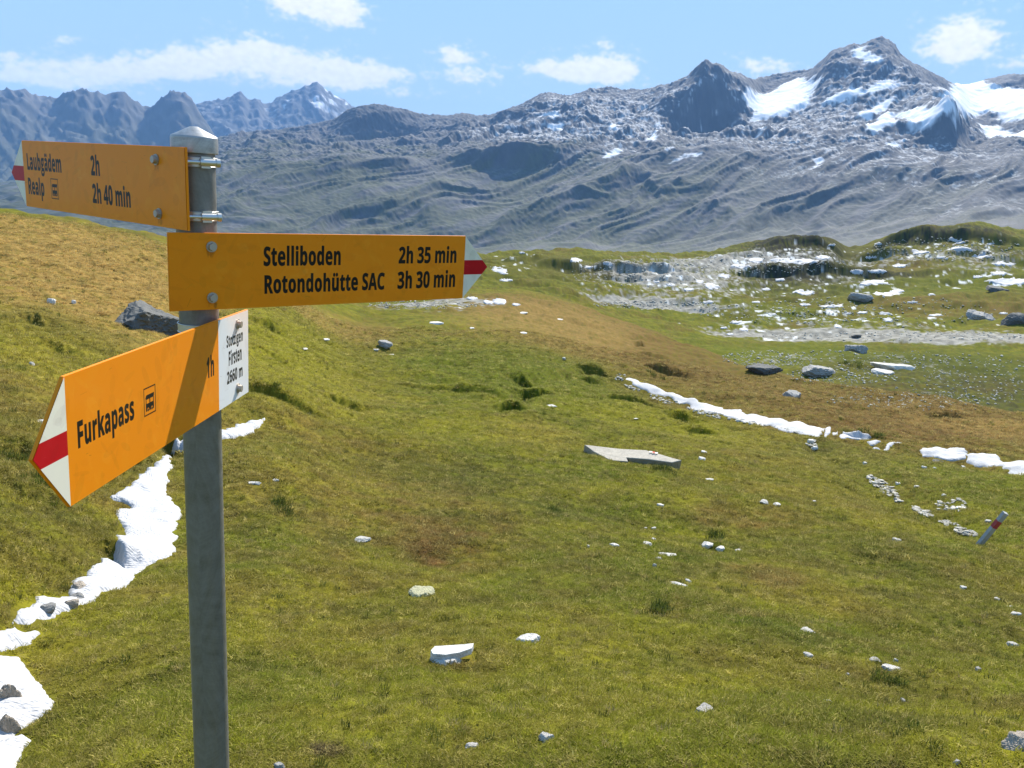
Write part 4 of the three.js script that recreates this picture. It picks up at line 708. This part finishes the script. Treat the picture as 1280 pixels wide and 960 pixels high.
      for (const [bx, by] of boltsAt) for (let i = 0; i < 26; i++) { c.fillStyle = `rgba(${90 + 40 * w()},${50 + 25 * w()},25,${0.06 + 0.1 * w()})`; c.beginPath(); c.ellipse(X(bx) + (w() - 0.5) * 46, Y(by) + (w() - 0.25) * 60, 3 + 9 * w(), 4 + 18 * w(), 0, 0, 7); c.fill(); }
    }
    const map = new THREE.CanvasTexture(cv); map.colorSpace = THREE.SRGBColorSpace; map.anisotropy = 8;
    const fg = new THREE.ShapeGeometry(shape()), fp = fg.attributes.position, uv = fg.attributes.uv;
    for (let i = 0; i < fp.count; i++) uv.setXY(i, (fp.getX(i) - x0) / wd, (fp.getY(i) - y0) / s.h);
    const pm = paint(new THREE.Color(1, 1, 1)); pm.map = map;
    const face = new THREE.Mesh(fg, pm); face.position.z = s.off + 0.0008; face.name = 'printed_face'; g.add(face);
    for (const [bx, by] of boltsAt) {
      const bg = new THREE.Group(); bg.position.set(bx, by, s.off + 0.001); bg.name = 'bolt';
      const bm = mergeGeometries([new THREE.CylinderGeometry(0.0082, 0.0082, 0.0016, 24).rotateX(Math.PI / 2).translate(0, 0, 0.0008).toNonIndexed(), new THREE.CylinderGeometry(0.0058, 0.0064, 0.0055, 6).rotateX(Math.PI / 2).translate(0, 0, 0.0043).toNonIndexed()]);
      const bolt = new THREE.Mesh(bm, boltMat); bolt.position.copy(bg.position); bolt.name = 'bolt'; g.add(bolt);
    }
    post.add(g);
    // hose clamps holding the board to the pole, one at each bolt
    for (const [, by] of boltsAt) {
      const band = new THREE.Mesh(mergeGeometries([
        new THREE.CylinderGeometry(PR + 0.0022, PR + 0.0022, 0.013, 40, 1, true).toNonIndexed(),
        new THREE.TorusGeometry(PR + 0.0022, 0.0007, 8, 40).rotateX(Math.PI / 2).translate(0, 0.0065, 0).toNonIndexed(), new THREE.TorusGeometry(PR + 0.0022, 0.0007, 8, 40).rotateX(Math.PI / 2).translate(0, -0.0065, 0).toNonIndexed()]), chrome);
      band.position.set(0, local(EYE.y + s.yc) + by, 0); band.name = 'clamp_band'; post.add(band);
      const lug = new THREE.Mesh(new THREE.BoxGeometry(0.022, 0.012, 0.014), chrome); lug.position.set(0, by, s.off - 0.011); lug.name = 'bracket'; g.add(lug);
      const scr = new THREE.Mesh(mergeGeometries([
        new THREE.CylinderGeometry(0.0042, 0.0042, 0.02, 16).rotateZ(Math.PI / 2).translate(0.008, 0, 0).toNonIndexed(), new THREE.CylinderGeometry(0.0056, 0.0056, 0.005, 6).rotateZ(Math.PI / 2).translate(0.0205, 0, 0).toNonIndexed(), new THREE.CylinderGeometry(0.0022, 0.0022, 0.018, 10).rotateZ(Math.PI / 2).translate(-0.011, 0, 0).toNonIndexed(), new THREE.BoxGeometry(0.012, 0.0135, 0.006).translate(0.006, 0, -0.004).toNonIndexed()]), chrome);
      scr.name = 'clamp_screw'; scr.scale.set(1.15, 1.25, 1.2); band.add(scr);
      const va = k === 0 ? 0.62 : k === 1 ? 2.4 : 3.6; // round the pole, 0 = towards the viewer
      scr.position.set(Math.sin(va) * (PR + 0.0075), 0, Math.cos(va) * (PR + 0.0075)); scr.rotation.y = va;
    }
  }
  sign(0, ({ text, bus }) => { text('Laubgädem', -0.505, -0.3595, 0.0085, 0.028); text('2h', -0.25, -0.217, 0.0088, 0.0305); text('Realp', -0.507, -0.436, -0.0358, 0.0285); bus(-0.4075, -0.3795, -0.0385, -0.0045); text('2h 40 min', -0.25, -0.1185, -0.0362, 0.03); }, 'left pointing orange board reading Laubgädem 2h, Realp 2h 40 min', [[-0.0351, 0.0398], [-0.0324, -0.0399]]);
  sign(1, ({ text }) => { text('Stelliboden', 0.0883, 0.2267, 0.0083, 0.029); text('2h 35 min', 0.339, 0.4668, 0.0094, 0.028); text('Rotondohütte SAC', 0.0885, 0.3127, -0.0358, 0.0285); text('3h 30 min', 0.3385, 0.4665, -0.0357, 0.029); }, 'right pointing orange board reading Stelliboden 2h 35 min, Rotondohütte SAC 3h 30 min', [[0.0062, 0.038], [0.0061, -0.0399]]);
  sign(2, ({ text, bus, rect, s }) => { rect(-0.037, 0.2, -s.h, s.h, '#dcdcdc'); text('Furkapass', -0.448, -0.3155, -0.012, 0.029); bus(-0.2891, -0.2575, -0.0165, 0.0187); text('1h', -0.086, -0.0548, -0.0098, 0.0305); text('Stotzigen', -0.0035, 0.0724, 0.0234, 0.0185); text('Firsten', 0.0045, 0.0664, -0.008, 0.0225); text('2660 m', -0.003, 0.0706, -0.037, 0.0195); }, 'orange board with white end reading Furkapass 1h, Stotzigen Firsten 2660 m', [[0.0463, 0.0545], [0.0455, -0.0535]]);
  tag(post, 'hiking_signpost', 'grey steel hiking signpost carrying three orange direction boards', 'signpost');
}

// ---------------------------------------------------------------- grass
{
  const R = rng(900), VAR = 4, blades = (seed, n, spread, wdt, lean) => {
    const r = rng(seed), pos = [], nor = [], idx = [];
    for (let i = 0; i < n; i++) {
      const a = 6.283 * r(), q = Math.sqrt(r()) * spread, bx = Math.cos(a) * q, bz = Math.sin(a) * q, dir = 6.283 * r(), ln = lean * (0.3 + r()), h = 0.3 + 0.5 * r(), w = wdt * (0.7 + 0.6 * r()), px = Math.cos(dir + 1.571) * w, pz = Math.sin(dir + 1.571) * w, k = pos.length / 3;
      const dx = Math.cos(dir) * ln, dz = Math.sin(dir) * ln;
      pos.push(bx - px, -0.12, bz - pz, bx + px, -0.12, bz + pz, bx + dx * 0.35 - px * 0.8, h * 0.6, bz + dz * 0.35 - pz * 0.8, bx + dx * 0.35 + px * 0.8, h * 0.6, bz + dz * 0.35 + pz * 0.8, bx + dx, h, bz + dz);
      for (let t = 0; t < 5; t++) { const f = 0.5; const nx = Math.cos(dir) * -f, nz = Math.sin(dir) * -f, l = Math.hypot(nx, 1, nz); nor.push(nx / l, 1 / l, nz / l); }
      idx.push(k, k + 1, k + 2, k + 1, k + 3, k + 2, k + 2, k + 3, k + 4);
    }
    const g = new THREE.BufferGeometry(); g.setAttribute('position', new THREE.Float32BufferAttribute(pos, 3)); g.setAttribute('normal', new THREE.Float32BufferAttribute(nor, 3)); g.setIndex(idx); return g;
  };
  const mat = new THREE.MeshPhysicalMaterial({ color: 0xffffff, roughness: 1, specularIntensity: 0.12, transmission: 0.4, thickness: 0 });
  const lists = Array.from({ length: VAR }, () => []), o = [0, 0, 0];
  const TOTAL = 480000, A0 = -43 * DEG, A1 = 43 * DEG;
  const inSnow = (x, z) => SNOWBEDS.some((s) => x > s.box[0] && x < s.box[1] && z > s.box[2] && z < s.box[3] && polySdf(x, z, s.P) > -0.02);
  for (let i = 0; i < TOTAL; i++) {
    const u = R(), az = lerp(A0, A1, R());
    // most tufts near, thinning out with distance
    const r = 1.1 * Math.pow(70 / 1.1, Math.pow(u, 0.88));
    const x = Math.sin(az) * r, z = -Math.cos(az) * r;
    const patch = fbm(x * 0.9, z * 0.9, 3, N2);
    if (R() > 0.9 + 0.6 * patch) continue;
    if (inSnow(x, z)) continue;
    if (r < 30 && STONES.some((s) => Math.abs(x - s[0]) < s[2] && Math.abs(z - s[1]) < s[2] * 0.7)) continue;
    groundColor(x, z, r, o);
    const sz = (0.0125 + 0.0022 * r) * (0.65 + 0.7 * R()) * (1 + 0.5 * patch), dry = R();
    lists[Math.floor(R() * VAR)].push([x, H(x, z), z, sz, sz * (0.75 + 0.35 * R()) * (r > 20 ? 0.7 : 1), 6.283 * R(), dry, o[0], o[1], o[2]]);
  }
  for (let v = 0; v < VAR; v++) {
    const L = lists[v], im = new THREE.InstancedMesh(blades(40 + v, 10, 1.0, 0.075, 1.25), mat, L.length), M = new THREE.Matrix4(), q = new THREE.Quaternion(), Y = new THREE.Vector3(0, 1, 0), c = new THREE.Color();
    L.forEach((t, i) => {
      q.setFromAxisAngle(Y, t[5]); M.compose(new THREE.Vector3(t[0], t[1], t[2]), q, new THREE.Vector3(t[3], t[4], t[3])); im.setMatrixAt(i, M);
      const k = 0.85 + 1.5 * R() * R() + 0.3 * R(), d = t[6] > 0.86 ? 0.9 : t[6] > 0.6 ? 0.3 : 0; im.setColorAt(i, c.setRGB(lerp(t[7] * k, 0.36 * k, d * 0.7), lerp(t[8] * k, 0.29 * k, d * 0.7), lerp(t[9] * k, 0.1 * k, d * 0.7)));
    });
    tag(im, 'grass', ['short yellow green alpine turf covering the meadow', 'olive alpine turf mixed through the meadow', 'dry straw coloured grass mixed through the turf', 'low green grass tufts spread through the turf'][v], 'grass', null, 'stuff');
  }
  { // taller tussocks and dead stalks standing out of the turf
    const T = rng(77), spots = [[830, 590], [895, 672], [1090, 548], [362, 640], [18, 575], [690, 640], [820, 470], [1060, 455], [350, 500], [300, 480], [45, 600], [825, 762], [1105, 850], [350, 630]].map(([a, b]) => hit(a, b)), L = [];
    for (let i = 0; i < 2600; i++) {
      let x, z, sz; if (i < 160) { const p = spots[i % spots.length], q = 0.012 * p.r; x = p.x + (T() - 0.5) * q * 2; z = p.z + (T() - 0.5) * q * 3; sz = 0.03 + 0.0032 * p.r; } else { const az = lerp(A0, A1, T()), r = 1.6 * Math.pow(40, T()); x = Math.sin(az) * r; z = -Math.cos(az) * r; sz = 0.018 + 0.002 * r; }
      if (inSnow(x, z)) continue; L.push([x, H(x, z), z, sz * (0.6 + 0.8 * T()), 6.283 * T(), i < 160 ? 0 : T()]);
    }
    const im = new THREE.InstancedMesh(blades(99, 22, 0.8, 0.05, 0.9), mat, L.length), M = new THREE.Matrix4(), q = new THREE.Quaternion(), Y = new THREE.Vector3(0, 1, 0), c = new THREE.Color();
    L.forEach((t, i) => { q.setFromAxisAngle(Y, t[4]); M.compose(new THREE.Vector3(t[0], t[1], t[2]), q, new THREE.Vector3(t[3], t[3] * 1.5, t[3])); im.setMatrixAt(i, M); const k = 0.7 + 0.6 * T(); if (t[5] < 0.35) c.setRGB(0.07 * k, 0.09 * k, 0.012 * k); else if (t[5] < 0.75) c.setRGB(0.12 * k, 0.13 * k, 0.02 * k); else c.setRGB(0.3 * k, 0.24 * k, 0.09 * k); im.setColorAt(i, c); });
    tag(im, 'grass', 'dark and straw coloured grass tussocks standing out of the turf', 'grass', null, 'stuff');
  }
  console.log('grass', lists.map((l) => l.length).join());
}

renderer.render(scene, camera);
